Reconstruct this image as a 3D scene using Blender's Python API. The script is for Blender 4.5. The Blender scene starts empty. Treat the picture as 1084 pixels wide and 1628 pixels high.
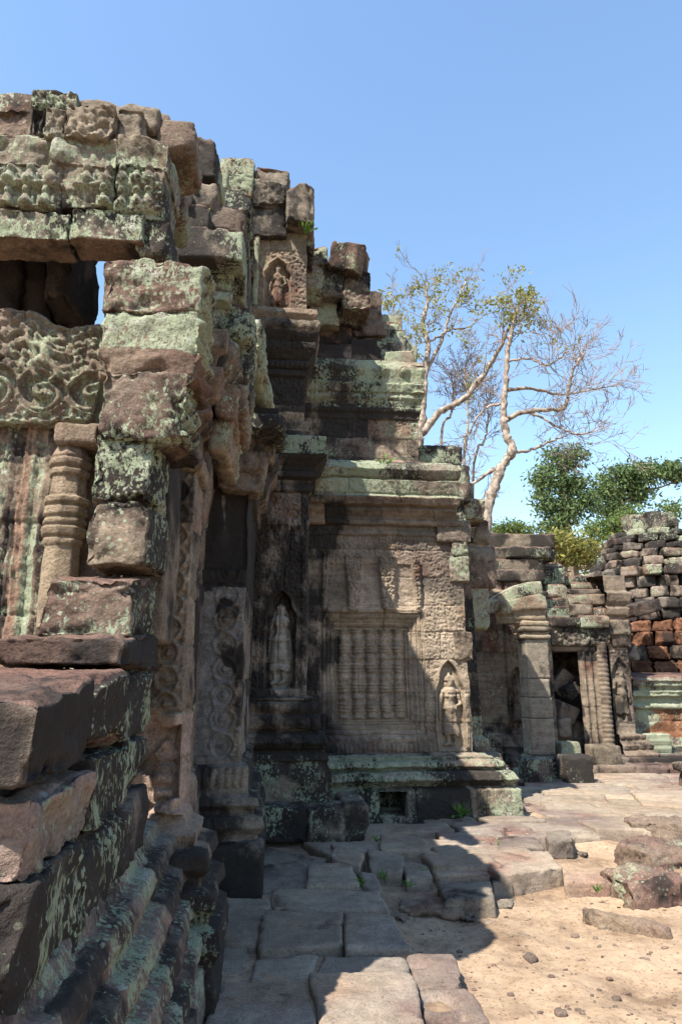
import bpy, math, random
import numpy as np
R_ = math.radians

# ------------------------------------------------------------------ camera, sky, sun
scene = bpy.context.scene
CF, CTH, CYA, CH = 1085.0, R_(13.8), R_(5.4), 1.6
cam_d = bpy.data.cameras.new("camera"); cam = bpy.data.objects.new("camera", cam_d)
scene.collection.objects.link(cam); scene.camera = cam
cam_d.sensor_fit = 'VERTICAL'; cam_d.sensor_height = 36; cam_d.lens = 24
cam_d.clip_start = .05; cam_d.clip_end = 3000
cam.location = (0, 0, CH); cam.rotation_euler = (R_(90) + CTH, 0, -CYA)

SUN_EL, SUN_AZ = R_(54), R_(45)          # azimuth: direction the light travels, from +Y towards +X
world = bpy.data.worlds.new("World"); scene.world = world; world.use_nodes = True
wn = world.node_tree.nodes; bg = wn["Background"]
sky = wn.new("ShaderNodeTexSky"); sky.sky_type = 'NISHITA'; sky.sun_disc = False
sky.sun_elevation = SUN_EL; sky.sun_rotation = SUN_AZ + math.pi
sky.air_density = 1.6; sky.dust_density = .5; sky.ozone_density = 4.8; sky.altitude = 0
world.node_tree.links.new(sky.outputs[0], bg.inputs[0]); bg.inputs[1].default_value = .105
sd = bpy.data.lights.new("sun", 'SUN'); sun = bpy.data.objects.new("sun", sd); scene.collection.objects.link(sun)
sd.energy = 5.0; sd.angle = R_(.53); sd.color = (1, .92, .80)
sun.rotation_euler = (R_(90) - SUN_EL, 0, -SUN_AZ); sun.location = (-20, -20, 40)
scene.view_settings.view_transform = 'Standard'; scene.view_settings.look = 'None'
scene.view_settings.exposure = 1.4; scene.view_settings.gamma = 1
scene.render.engine = 'CYCLES'; scene.cycles.use_denoising = True; scene.cycles.max_bounces = 6

def ray(px, py):
    u = (px - 542) / CF; v = -(py - 814) / CF
    f = math.cos(CTH) - math.sin(CTH) * v; z = math.sin(CTH) + math.cos(CTH) * v
    return (u * math.cos(CYA) + f * math.sin(CYA), -u * math.sin(CYA) + f * math.cos(CYA), z)
def onY(px, py, Y):
    r = ray(px, py); t = Y / r[1]; return (r[0] * t, Y, CH + r[2] * t)
def onZ(px, py, Z=0.0):
    r = ray(px, py); t = (Z - CH) / r[2]; return (r[0] * t, r[1] * t, Z)
def zY(py, Y, px=542): return onY(px, py, Y)[2]
def xY(px, Y, py=900): return onY(px, py, Y)[0]

# ------------------------------------------------------------------ noise
def _h(ix, iy, iz, s):
    n = (ix * 374761393 + iy * 668265263 + iz * 2147483647 % 4294967296 + iz * 1274126177 + s * 974634777) & 0xFFFFFFFF
    n = ((n ^ (n >> 13)) * 1274126177) & 0xFFFFFFFF
    n = ((n ^ (n >> 16)) * 2246822519) & 0xFFFFFFFF
    return ((n ^ (n >> 15)) & 0xFFFFFF) / 16777215.0
def vnoise(P, s=0):
    P = np.asarray(P, float); i = np.floor(P).astype(np.int64); f = P - i; f = f * f * f * (f * (f * 6 - 15) + 10)
    x, y, z = i[:, 0], i[:, 1], i[:, 2]; fx, fy, fz = f[:, 0], f[:, 1], f[:, 2]
    def L(a, b, t): return a + (b - a) * t
    return L(L(L(_h(x, y, z, s), _h(x + 1, y, z, s), fx), L(_h(x, y + 1, z, s), _h(x + 1, y + 1, z, s), fx), fy),
             L(L(_h(x, y, z + 1, s), _h(x + 1, y, z + 1, s), fx), L(_h(x, y + 1, z + 1, s), _h(x + 1, y + 1, z + 1, s), fx), fy), fz) * 2 - 1
def fbm(P, o=4, s=0, g=.5):
    t = np.zeros(len(P)); a = 1.0; n = 0
    for k in range(o):
        t += a * vnoise(P * (2.03 ** k) + 17.3 * k, s + k); n += a; a *= g
    return t / n * 1.5
def n2(u, v, sc, o=3, s=0):
    sh = np.shape(u); P = np.stack([np.ravel(u) * sc, np.ravel(v) * sc, np.full(np.size(u), .37)], 1)
    return fbm(P, o, s).reshape(sh)
def sstep(a, b, x):
    t = np.clip((x - a) / (b - a), 0, 1); return t * t * (3 - 2 * t)
def cells(u, v, sc, s=0):
    """distance to the nearest jittered cell point (in cells) and its random value"""
    U = np.ravel(u) * sc; V = np.ravel(v) * sc; iu = np.floor(U).astype(np.int64); iv = np.floor(V).astype(np.int64)
    best = np.full(U.shape, 9.0); idv = np.zeros(U.shape); z = np.zeros_like(iu)
    for a in (-1, 0, 1):
        for b in (-1, 0, 1):
            cx = iu + a + .15 + .7 * _h(iu + a, iv + b, z, s); cy = iv + b + .15 + .7 * _h(iu + a, iv + b, z, s + 7)
            d = np.hypot(U - cx, V - cy); m = d < best
            best = np.where(m, d, best); idv = np.where(m, _h(iu + a, iv + b, z, s + 13), idv)
    return best.reshape(np.shape(u)), idv.reshape(np.shape(u))

# ------------------------------------------------------------------ materials
def mat_stone(name, streak=.6, lich_col=(.275, .298, .225), rough=.92, grain=1.0, lsc=38, bump=.9):
    m = bpy.data.materials.new(name); m.use_nodes = True; nt = m.node_tree; N = nt.nodes; L = nt.links
    bsdf = N["Principled BSDF"]; bsdf.inputs["Roughness"].default_value = rough; bsdf.inputs["Specular IOR Level"].default_value = .2
    geo = N.new("ShaderNodeNewGeometry")
    def attr(n):
        a = N.new("ShaderNodeAttribute"); a.attribute_name = n; return a
    col, li, dk = attr("Col"), attr("lich"), attr("dark")
    def mapping(sz):
        mp = N.new("ShaderNodeMapping"); mp.inputs["Scale"].default_value = sz; L.new(geo.outputs["Position"], mp.inputs[0]); return mp.outputs[0]
    def noise(vec, sc, det=5, ro=.6, dist=0):
        n = N.new("ShaderNodeTexNoise"); n.inputs["Scale"].default_value = sc; n.inputs["Detail"].default_value = det
        n.inputs["Roughness"].default_value = ro; n.inputs["Distortion"].default_value = dist; L.new(vec, n.inputs["Vector"]); return n.outputs[0]
    def math_(op, a, b=None, c=None):
        n = N.new("ShaderNodeMath"); n.operation = op
        for k, x in enumerate((a, b, c)):
            if x is None: continue
            if isinstance(x, (int, float)): n.inputs[k].default_value = x
            else: L.new(x, n.inputs[k])
        return n.outputs[0]
    def ramp(x, a, b):
        n = N.new("ShaderNodeMapRange"); n.interpolation_type = 'SMOOTHSTEP'; L.new(x, n.inputs[0])
        n.inputs[1].default_value = a; n.inputs[2].default_value = b; return n.outputs[0]
    def mix(f, a, b):
        n = N.new("ShaderNodeMix"); n.data_type = 'RGBA'
        if isinstance(f, (int, float)): n.inputs[0].default_value = f
        else: L.new(f, n.inputs[0])
        for k, x in ((6, a), (7, b)):
            if isinstance(x, tuple): n.inputs[k].default_value = (*x, 1)
            else: L.new(x, n.inputs[k])
        return n.outputs[2]
    pos = geo.outputs["Position"]; st = mapping((1, 1, streak))
    g1 = noise(pos, 9, 6, .65); g2 = noise(pos, 70, 4, .7); g3 = noise(st, 2.3, 5, .6)
    g4 = noise(pos, 28, 5, .75)
    v = math_('ADD', math_('MULTIPLY', g1, 1.6 * grain), math_('MULTIPLY', g2, 1.9 * grain))
    v = math_('MAXIMUM', math_('ADD', v, .97 - 1.75 * grain), .15)
    v = math_('MULTIPLY', v, math_('SUBTRACT', 1.0, math_('MULTIPLY', ramp(g4, .40, .33), .5)))
    hs = N.new("ShaderNodeVectorMath"); hs.operation = 'SCALE'; L.new(col.outputs["Color"], hs.inputs[0]); v = math_('MULTIPLY', v, math_('ADD', .36, math_('MULTIPLY', noise(mapping((1.6, 1.6, 20)), 1.0, 4, .6), .62))); L.new(v, hs.inputs[3])
    # dark biofilm, its own patches
    dn = math_('ADD', math_('MULTIPLY', g3, .7), math_('MULTIPLY', noise(st, 14, 5, .7), .3))
    dm = ramp(math_('ADD', dn, math_('MULTIPLY', math_('SUBTRACT', dk.outputs["Fac"], .5), .62)), .47, .60)
    c1 = mix(math_('MULTIPLY', dm, .88), hs.outputs[0], (.017, .015, .0145))
    # pale lichen, crusty speckles that gather in patches
    ln = math_('ADD', math_('MULTIPLY', noise(st, lsc, 6, .74, .3), .55), math_('MULTIPLY', noise(pos, 4.2, 5, .65), .45))
    lm = ramp(math_('ADD', ln, math_('MULTIPLY', math_('SUBTRACT', math_('MINIMUM', li.outputs["Fac"], .74), .5), .46)), .53, .56)
    lm = math_('MULTIPLY', lm, ramp(noise(st, lsc * 2.6, 4, .7), .36, .46))
    v2 = N.new("ShaderNodeTexVoronoi"); v2.inputs["Scale"].default_value = lsc * .75; L.new(pos, v2.inputs["Vector"])
    sp = math_('MULTIPLY', ramp(math_('ADD', v2.outputs["Distance"], math_('MULTIPLY', math_('SUBTRACT', g2, .5), .5)), .33, .25), ramp(noise(pos, 3.1, 3), .50, .60))
    lm = math_('MAXIMUM', lm, math_('MULTIPLY', sp, ramp(li.outputs["Fac"], .30, .52)))
    lc = mix(noise(pos, 5, 4), lich_col, (lich_col[0] * .72, lich_col[1] * .82, lich_col[2] * .66))
    lc = mix(math_('MULTIPLY', ramp(noise(pos, 8, 4, .7), .55, .66), .7), lc, (.36, .35, .30)); lc = mix(math_('MULTIPLY', ramp(noise(mapping((1.1, 1.1, 1.3)), 6.3, 4, .7), .57, .66), .3), lc, (.20, .165, .07))
    c2 = mix(math_('MULTIPLY', lm, .9), c1, lc)
    # sparse white crust spots
    vo = N.new("ShaderNodeTexVoronoi"); vo.inputs["Scale"].default_value = 11; L.new(pos, vo.inputs["Vector"])
    ws = math_('MULTIPLY', ramp(math_('ADD', vo.outputs["Distance"], math_('MULTIPLY', g2, .2)), .27, .2), ramp(noise(pos, 1.7, 2), .62, .66))
    c3 = mix(math_('MULTIPLY', ws, math_('MULTIPLY', ramp(li.outputs["Fac"], .25, .6), .8)), c2, (.46, .45, .41))
    L.new(c3, bsdf.inputs["Base Color"])
    bp = N.new("ShaderNodeBump"); bp.inputs["Strength"].default_value = bump; bp.inputs["Distance"].default_value = .016
    hh = math_('ADD', math_('MULTIPLY', g1, .55), math_('ADD', math_('ADD', math_('MULTIPLY', g2, .6), math_('MULTIPLY', g4, 1.0)), math_('MULTIPLY', lm, .14)))
    L.new(hh, bp.inputs["Height"]); L.new(bp.outputs[0], bsdf.inputs["Normal"])
    return m
M_ST = mat_stone("weathered_sandstone")
M_STREAK = mat_stone("streaked_sandstone", streak=.28, lsc=40)
M_PAVE = mat_stone("worn_paving_sandstone", streak=1, lsc=30, bump=.7, grain=.75)
M_LAT = mat_stone("laterite", grain=1.5, lsc=22, bump=1.5)

def mat_simple(name, c1, c2, sc=6, rough=.9, bump=0, trans=0):
    m = bpy.data.materials.new(name); m.use_nodes = True; nt = m.node_tree; N = nt.nodes; L = nt.links
    b = N["Principled BSDF"]; b.inputs["Roughness"].default_value = rough; b.inputs["Specular IOR Level"].default_value = .25
    g = N.new("ShaderNodeNewGeometry"); n = N.new("ShaderNodeTexNoise"); n.inputs["Scale"].default_value = sc; n.inputs["Detail"].default_value = 5
    L.new(g.outputs["Position"], n.inputs["Vector"])
    r = N.new("ShaderNodeValToRGB"); r.color_ramp.elements[0].position = .35; r.color_ramp.elements[1].position = .65
    r.color_ramp.elements[0].color = (*c1, 1); r.color_ramp.elements[1].color = (*c2, 1)
    L.new(n.outputs[0], r.inputs[0]); L.new(r.outputs[0], b.inputs["Base Color"])
    if bump:
        bp = N.new("ShaderNodeBump"); bp.inputs["Strength"].default_value = bump; bp.inputs["Distance"].default_value = .02
        L.new(n.outputs[0], bp.inputs["Height"]); L.new(bp.outputs[0], b.inputs["Normal"])
    if trans:
        t = N.new("ShaderNodeBsdfTranslucent"); mx = N.new("ShaderNodeMixShader"); mx.inputs[0].default_value = trans
        L.new(r.outputs[0], t.inputs[0]); L.new(b.outputs[0], mx.inputs[1]); L.new(t.outputs[0], mx.inputs[2])
        L.new(mx.outputs[0], N["Material Output"].inputs[0])
    return m
M_BARK = mat_simple("pale_bark", (.10, .08, .066), (.33, .275, .225), 7, .9, .9)
M_TWIG = mat_simple("twig_bark", (.15, .115, .095), (.25, .20, .17), 3, .9)
M_BARK2 = mat_simple("brown_bark", (.12, .09, .07), (.22, .17, .13), 4, .9, .4)
M_LEAF = mat_simple("green_leaf", (.06, .10, .025), (.14, .19, .055), 2.6, .6, 0, .35)
M_LEAFY = mat_simple("yellow_green_leaf", (.15, .18, .045), (.30, .26, .075), 3, .6, 0, .35)
M_LEAFD = mat_simple("deep_green_leaf", (.055, .10, .038), (.135, .185, .07), 2.2, .6, 0, .3)
M_FERN = mat_simple("fresh_green_leaf", (.05, .14, .02), (.12, .24, .04), 9, .5, 0, .3)
M_DRY = mat_simple("dry_scrub_leaf", (.20, .15, .10), (.30, .22, .14), .8, .8, 0, .2)
M_DARKIN = mat_simple("dark_core_fill", (.05, .04, .035), (.11, .085, .07), 4, .95, .5)  # dark fill for the added light-blocking cores

# ------------------------------------------------------------------ objects
def link(o):
    scene.collection.objects.link(o); return o
def thing(name, label, cat, loc=(0, 0, 0), group=None):
    o = bpy.data.objects.new(name, None); link(o); o.location = loc; o.empty_display_size = .2
    o['label'] = label; o['category'] = cat
    if group: o['group'] = group
    return o
def tag(o, label=None, cat=None, group=None, kind=None):
    for k, v in (('label', label), ('category', cat), ('group', group), ('kind', kind)):
        if v: o[k] = v
    return o
def wloc(p):
    v = np.zeros(3)
    while p is not None:
        v += np.array(p.location); p = p.parent
    return v
def make_mesh(name, V, F, mat, parent=None, attrs=None, smooth=True, origin=None):
    """V (n,3) world coordinates; F (m,4) or (m,3) int array, or a list of both"""
    V = np.asarray(V, np.float64); base = wloc(parent)
    if parent is None and origin is not None: base = np.asarray(origin, float)
    me = bpy.data.meshes.new(name)
    Fs = F if isinstance(F, list) else [F]
    Fs = [np.asarray(f, np.int64) for f in Fs if len(f)]
    nl = sum(f.size for f in Fs); nf = sum(len(f) for f in Fs)
    me.vertices.add(len(V)); me.vertices.foreach_set("co", (V - base).astype(np.float32).ravel())
    me.loops.add(nl); me.loops.foreach_set("vertex_index", np.concatenate([f.ravel() for f in Fs]).astype(np.int32))
    st = []; c = 0
    for f in Fs:
        st.append(c + np.arange(len(f)) * f.shape[1]); c += f.size
    me.polygons.add(nf); me.polygons.foreach_set("loop_start", np.concatenate(st).astype(np.int32))
    me.polygons.foreach_set("use_smooth", np.full(nf, smooth))
    if attrs:
        for k, a in attrs.items():
            if k == 'Col':
                at = me.attributes.new('Col', 'FLOAT_COLOR', 'POINT')
                at.data.foreach_set("color", np.concatenate([np.clip(a, 0, 1), np.ones((len(a), 1))], 1).astype(np.float32).ravel())
            else:
                at = me.attributes.new(k, 'FLOAT', 'POINT'); at.data.foreach_set("value", np.asarray(a, np.float32))
    me.update(calc_edges=True); me.validate()
    me.materials.append(mat)
    o = bpy.data.objects.new(name, me); link(o)
    if parent is not None: o.parent = parent
    elif origin is not None: o.location = origin
    return o

RB = np.array((.132, .068, .052)); BF = np.array((.285, .222, .152)); GR = np.array((.20, .182, .162)); PK = np.array((.34, .22, .19))
OR = np.array((.36, .15, .055)); SL = np.array((.20, .19, .19))
def paint(P, tone, mix=(1, 1, 1, 0), lich=.5, dark=.5, seed=0, **k):
    """stone colours: per-block tone plus broad patches (real weathering, not light)"""
    n1 = fbm(P * .9, 3, seed + 5); nb = fbm(P * 2.7, 3, seed + 9)
    w = [mix[0] * np.clip(1 + 1.6 * n1 + 1.2 * (tone - .5), .02, 9), mix[1] * np.clip(1 - 1.6 * n1 + .8 * nb, .02, 9),
         mix[2] * np.clip(1 + 1.2 * nb - 1.2 * (tone - .5), .02, 9), (mix[3] if len(mix) > 3 else 0) * np.clip(1 - 1.5 * nb, .02, 9)]
    s = w[0] + w[1] + w[2] + w[3] + 1e-6
    C = (w[0][:, None] * RB + w[1][:, None] * BF + w[2][:, None] * GR + w[3][:, None] * PK) / s[:, None]
    C = C * (1 + .55 * (tone - .5) + .2 * nb)[:, None]
    return C, np.full(len(P), lich) + .28 * n1 + .28 * (tone - .5), np.full(len(P), dark) + .05 - .25 * nb - .30 * (tone - .5)

class Acc:
    def __init__(s): s.V = []; s.F = []; s.A = {'Col': [], 'lich': [], 'dark': []}; s.n = 0
    def add(s, d):
        s.V.append(d['V']); s.F.append(d['F'] + s.n); s.n += len(d['V'])
        for k in s.A: s.A[k].append(d[k])
    def build(s, name, parent=None, mat=None, origin=None):
        return make_mesh(name, np.concatenate(s.V), np.concatenate(s.F), mat or M_ST, parent, {k: np.concatenate(a) for k, a in s.A.items()}, origin=origin)

SEED = [100]
def stone(x0, x1, y0, y1, z0, z1, r=.022, res=.035, rough=.012, cuts=2, cut=.10, seed=None, relief=None, relief_x=None, warp=None,
          mix=(1, 1, 1, 0), lich=.5, dark=.5, tone=None, rot=None, top=0.0, nmax=70, paintf=None):
    """a weathered, rounded, chipped block; relief(x,z) raises the -Y face, relief_x(y,z) the +X face"""
    SEED[0] += 1; seed = SEED[0] if seed is None else seed; rg = np.random.default_rng(seed)
    c = np.array([(x0 + x1) / 2, (y0 + y1) / 2, (z0 + z1) / 2]); h = np.array([x1 - x0, y1 - y0, z1 - z0]) / 2
    r = min(r, h.min() * .7); n = [int(np.clip(round(2 * a / res), 3, nmax)) for a in h]
    Vs = []; Fs = []; cnt = 0
    for ax in range(3):
        a, b = (ax + 1) % 3, (ax + 2) % 3
        for sg in (-1, 1):
            A, B = np.meshgrid(np.linspace(-1, 1, n[a] + 1), np.linspace(-1, 1, n[b] + 1), indexing='ij')
            A = np.sign(A) * np.abs(A) ** .9; B = np.sign(B) * np.abs(B) ** .9
            p = np.zeros((A.size, 3)); p[:, ax] = sg; p[:, a] = A.ravel(); p[:, b] = B.ravel()
            i = np.arange(A.size).reshape(A.shape)
            f = np.stack([i[:-1, :-1].ravel(), i[1:, :-1].ravel(), i[1:, 1:].ravel(), i[:-1, 1:].ravel()], 1)
            if sg < 0: f = f[:, ::-1]
            Vs.append(p); Fs.append(f + cnt); cnt += len(p)
    p = np.concatenate(Vs); F = np.concatenate(Fs)
    key = np.round(p * 1e5).astype(np.int64); _, ui, inv = np.unique(key, axis=0, return_index=True, return_inverse=True)
    p = p[ui]; F = inv.ravel()[F]; q = p.copy(); p = p * h
    inner = np.clip(p, -(h - r), h - r); d = p - inner; ln = np.linalg.norm(d, axis=1, keepdims=True) + 1e-9; nn = d / ln
    p = inner + nn * r
    for k in range(cuts):
        s = np.array([rg.choice((-1, 1)), -1 if rg.random() < .7 else 1, 1 if rg.random() < .6 else -1], float)
        w = rg.random(3) ** 1.5 + .05
        if rg.random() < .6: w[rg.integers(3)] = .03
        nv = s * w; nv /= np.linalg.norm(nv)
        dd = (np.abs(nv) * h).sum() - cut * rg.uniform(.25, 1) * min(1, 2.2 * h.min() / .3)
        e = p @ nv - dd; wob = .02 * vnoise(p * 14 + k, seed); e = e + wob
        p = p - np.clip(e, 0, None)[:, None] * nv
    W = p + c
    am = .55 * rough * fbm(W * 4.5 + seed * .7, 4, seed) + rough * .40 * fbm(W * 24, 3, seed + 3) - rough * .9 * np.clip(fbm(W * 11, 3, seed + 6) - .35, 0, 1)
    p = p + nn * am[:, None] + .6 * rough * np.stack([vnoise(W * 3 + 5, seed + 21), vnoise(W * 3 + 9, seed + 22), vnoise(W * 3 + 2, seed + 23)], 1)
    sd_ = np.sort(h * (1 - np.abs(q)), axis=1)[:, 1]; ew = np.exp(-(sd_ / (.04 if rough > .009 else .02)) ** 2)
    p = p - nn * (ew * np.clip(fbm(W * 11 + 31, 3, seed + 40) - .02, 0, 1) * min(.05, rough * 3))[:, None]
    if relief is not None:
        m = q[:, 1] < -.999; e = np.minimum(1, np.minimum(1 - np.abs(q[:, 0]), 1 - np.abs(q[:, 2])) * 12)
        rr = relief(W[m, 0], W[m, 2]); p[m, 1] -= rr * e[m]
    if relief_x is not None:
        m = q[:, 0] > .999; e = np.minimum(1, np.minimum(1 - np.abs(q[:, 1]), 1 - np.abs(q[:, 2])) * 12)
        rr = relief_x(W[m, 1], W[m, 2]); p[m, 0] += rr * e[m]
    if top:                                   # weathered top sloping down towards -Y
        t = q[:, 1]; up = np.clip(q[:, 2], 0, 1); p[:, 2] -= top * up * (1 - t) / 2
    if rot is not None:
        cx, sx, cy, sy, cz, sz = [f(a) for a in rot for f in (math.cos, math.sin)]
        Rm = np.array([[cz, -sz, 0], [sz, cz, 0], [0, 0, 1]]) @ np.array([[cy, 0, sy], [0, 1, 0], [-sy, 0, cy]]) @ np.array([[1, 0, 0], [0, cx, -sx], [0, sx, cx]])
        p = p @ Rm.T
    P = p + c
    if warp is not None: P = warp(P, q)
    tn = rg.random() if tone is None else tone
    C, l, k = paint(P, np.full(len(P), tn), mix, lich, dark, 3)
    d = dict(V=P, F=F, Col=C, lich=l, dark=k)
    if paintf: paintf(d, q)
    return d
def pst(px0, py0, px1, py1, Y, dy=.5, **k):
    """block whose front face was measured on the photograph and stands at depth Y"""
    pm, qm = (px0 + px1) / 2, (py0 + py1) / 2
    return stone(onY(px0, qm, Y)[0], onY(px1, qm, Y)[0], Y, Y + dy, onY(pm, py1, Y)[2], onY(pm, py0, Y)[2], **k)
def block(parent, d, name='stone_block', mat=None):
    return make_mesh(name, d['V'], d['F'], mat or M_ST, parent, {k: d[k] for k in ('Col', 'lich', 'dark')})
def single(name, d, label, cat, group=None, mat=None):
    V = d['V']; o = np.array([(V[:, 0].min() + V[:, 0].max()) / 2, (V[:, 1].min() + V[:, 1].max()) / 2, V[:, 2].min()])
    ob = make_mesh(name, V, d['F'], mat or M_ST, None, {k: d[k] for k in ('Col', 'lich', 'dark')}, origin=o)
    return tag(ob, label, cat, group)

# ------------------------------------------------------------------ carving (heights in metres)
def ridge(x, w): return np.exp(-(x / w) ** 2)
def band_petals(u, v0, v1, v, w, h=.02):
    t = (v - v0) / (v1 - v0); m = (t > 0) & (t < 1); x = (u / w) % 1 - .5
    return np.where(m, h * np.sqrt(np.clip(1 - (2 * x) ** 2 - (2 * t - 1) ** 2 * .8, 0, 1)), 0)
def band_rosettes(u, v0, v1, v, w, h=.03):
    t = (v - v0) / (v1 - v0) - .5; x = ((u / w) % 1 - .5) * w / (v1 - v0); r = np.hypot(x, t)
    return np.where(np.abs(t) < .5, h * (np.sqrt(np.clip(1 - (r / .33) ** 2, 0, 1)) + .5 * ridge(r - .42, .06)), 0)
def floral(u, v, sc=14, h=.02, s=0):
    sc = sc * 1.35; d, i = cells(u + .014 * np.sin(v * 31), v + .014 * np.sin(u * 27), sc, s)
    a = np.clip(1 - (d / .55) ** 2, 0, 1) ** .6
    d2, _ = cells(u, v, sc * 2.3, s + 3)
    return h * (a * (.6 + .4 * i) + .30 * np.clip(1 - (d2 / .5) ** 2, 0, 1) - .45)
def scroll(u, v, w, h=.02, pitch=None):
    """a climbing chain of spiral medallions between two beaded borders; u from -w/2 to w/2"""
    pitch = pitch or w * .62; k = np.floor(v / pitch); sg = np.where(k % 2 == 0, 1, -1); y = v - (k + .5) * pitch; x = u * sg
    r = np.hypot(x, y); th = np.arctan2(y, x); R = pitch * .47
    ring = ridge(r - R, .12 * R); sp = np.cos((r / R * 2.4 + th / (2 * math.pi)) * 2 * math.pi) * (r < R * .85)
    bud = np.clip(1 - (r / (.3 * R)) ** 2, 0, 1) ** .5
    leaf = np.clip(np.sin(th * 7) * .5 + .5, 0, 1) * ridge(r - R * 1.2, .16 * R)
    e = np.abs(u); bead = (np.abs(np.sin(v / pitch * math.pi * 5)) ** .7) * ridge(e - w * .40, w * .035)
    edge = sstep(w * .43, w * .455, e)
    return h * (np.where(e < w * .37, .9 * ring + .5 * np.clip(sp, 0, 1) + .8 * bud + .6 * leaf - .2, 0) + .7 * bead + .55 * edge)
def cap2(u, v, a, b, ra, rb, k=1.0):
    ax, ay = a; bx, by = b; dx, dy = bx - ax, by - ay; L2 = dx * dx + dy * dy + 1e-9
    t = np.clip(((u - ax) * dx + (v - ay) * dy) / L2, 0, 1); d2 = (u - ax - t * dx) ** 2 + (v - ay - t * dy) ** 2
    r = ra + (rb - ra) * t; return k * np.sqrt(np.clip(r * r - d2, 0, None))
def devata(u, v, S, variant=0):
    """standing figure in relief, feet at v=0, crown top at v=S; height in metres"""
    u = u / S; v = v / S; H = np.zeros(np.shape(u)); b = .030
    def put(h, off=0.0):
        nonlocal H; H = np.where(h > 1e-6, np.maximum(H, h + off), H)
    wv = np.interp(v, [.14, .17, .30, .45, .52, .545], [.118, .125, .105, .092, .082, 0.0])          # skirt
    sk = np.where((v > .145 + .012 * np.cos(u * 40)) & (v < .545), .075 * np.sqrt(np.clip(1 - (u / np.maximum(wv, 1e-3)) ** 2, 0, 1)), 0)
    sk = np.where(sk > 0, sk + .010 * ridge(u - .005, .006) * (v < .5) - .012 * ridge(u - .016, .005) + .004 * np.sin(u * 260) * (v < .49), 0); put(sk, .02)
    put(cap2(u, v, (-.085, .505), (.085, .50), .014, .014), .07)                                          # belt
    put(cap2(u, v, (0, .52), (0, .60), .088, .062), b); put(cap2(u, v, (0, .60), (0, .72), .060, .088), b)
    put(cap2(u, v, (-.075, .735), (.075, .735), .036, .036), b); put(cap2(u, v, (-.042, .685), (-.042, .68), .036, .036), .075)
    put(cap2(u, v, (.042, .685), (.042, .68), .036, .036), .075); put(cap2(u, v, (0, .74), (0, .80), .028, .028), b)
    put(cap2(u, v, (0, .815), (0, .855), .043, .050), .045); put(cap2(u, v, (0, .845), (0, .825), .008, .012), .088)   # head, nose
    put(cap2(u, v, (-.016, .812), (.016, .812), .006, .006), .088)                                                     # mouth
    for s in (-1, 1):
        put(cap2(u, v, (s * .02, .853), (s * .032, .853), .006, .005), .083); put(cap2(u, v, (s * .052, .85), (s * .054, .80), .012, .010), .03)
    put(cap2(u, v, (-.048, .885), (.048, .885), .019, .019), .07); put(cap2(u, v, (-.036, .915), (.036, .915), .016, .016), .06)
    put(cap2(u, v, (0, .93), (0, .985), .034, .010), .045)
    if variant == 0:
        put(cap2(u, v, (-.105, .73), (-.135, .56), .031, .025), b); put(cap2(u, v, (-.135, .56), (-.152, .41), .025, .017), b)
        put(cap2(u, v, (-.153, .41), (-.150, .34), .018, .010), b); put(cap2(u, v, (.108, .73), (.150, .57), .031, .025), b)
        put(cap2(u, v, (.150, .57), (.060, .50), .024, .016), .06); put(cap2(u, v, (.06, .50), (.035, .47), .018, .011), .075)
    else:
        put(cap2(u, v, (-.105, .73), (-.145, .60), .031, .025), b); put(cap2(u, v, (-.145, .60), (-.14, .70), .024, .018), .05)
        put(cap2(u, v, (-.14, .70), (-.13, .76), .018, .010), .05); put(cap2(u, v, (.108, .73), (.145, .56), .031, .025), b)
        put(cap2(u, v, (.145, .56), (.155, .42), .025, .017), b); put(cap2(u, v, (.155, .42), (.150, .35), .018, .010), b)
    for s in (-1, 1):
        put(cap2(u, v, (s * .05, .15), (s * .05, .05), .030, .026), .02); put(cap2(u, v, (s * .05, .03), (s * .05 - .06, .012), .025, .018), .03)
    return H * S
def niche(u, v, w, spring, peak):
    """signed 'inside' function of a cusped pointed niche; >0 inside, metres"""
    t = np.clip((v - spring) / (peak - spring), 0, 1.2)
    half = np.where(v < spring, w, w * (1 - t ** 1.7)); half = half + .012 * np.cos(t * 9) * (v > spring)
    return np.minimum(half - np.abs(u), v)
def niche_relief(u, v, w, spring, peak, S, depth=.06, variant=0, foot=0.05):
    g = niche(u, v, w, spring, peak); ins = sstep(-.004, .008, g)
    rim = .022 * ridge(g + .022, .016) + .014 * ridge(g + .055, .010)
    return np.where(g > -.09, rim, 0) * (v > 0) - depth * ins + np.where(g > -.02, devata(u, v - foot, S, variant), 0) * 1.0, g
def stepped_frame(du, dv, w, steps, h):
    """du,dv: distance outside an opening; nested mouldings growing outwards"""
    d = np.maximum(du, dv); t = np.clip(d / w, 0, 1) * steps; k = np.floor(t); f = t - k
    return h * ((k + sstep(.55, .7, f)) / steps) + .35 * h / steps * np.sin(t * 4 * math.pi) * (d > 0) * (d < w) - .014 * ridge(f - .62, .09) * (d > 0) * (d < w)
def balus(x, z, pitch, z0, z1):
    t = (x / pitch) % 1 - .5; R = .475
    n = 4.5; q = (z - z0) / (z1 - z0); zz = (q * n) % 1
    rr = R * (.76 + .24 * np.clip(ridge(zz - .5, .055) + ridge(zz - .34, .045) + ridge(zz - .66, .045) + .55 * ridge(zz - .03, .09) + .55 * ridge(zz - .97, .09), 0, 1))
    return pitch * np.sqrt(np.clip(rr * rr - t * t, 0, None)), t
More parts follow.
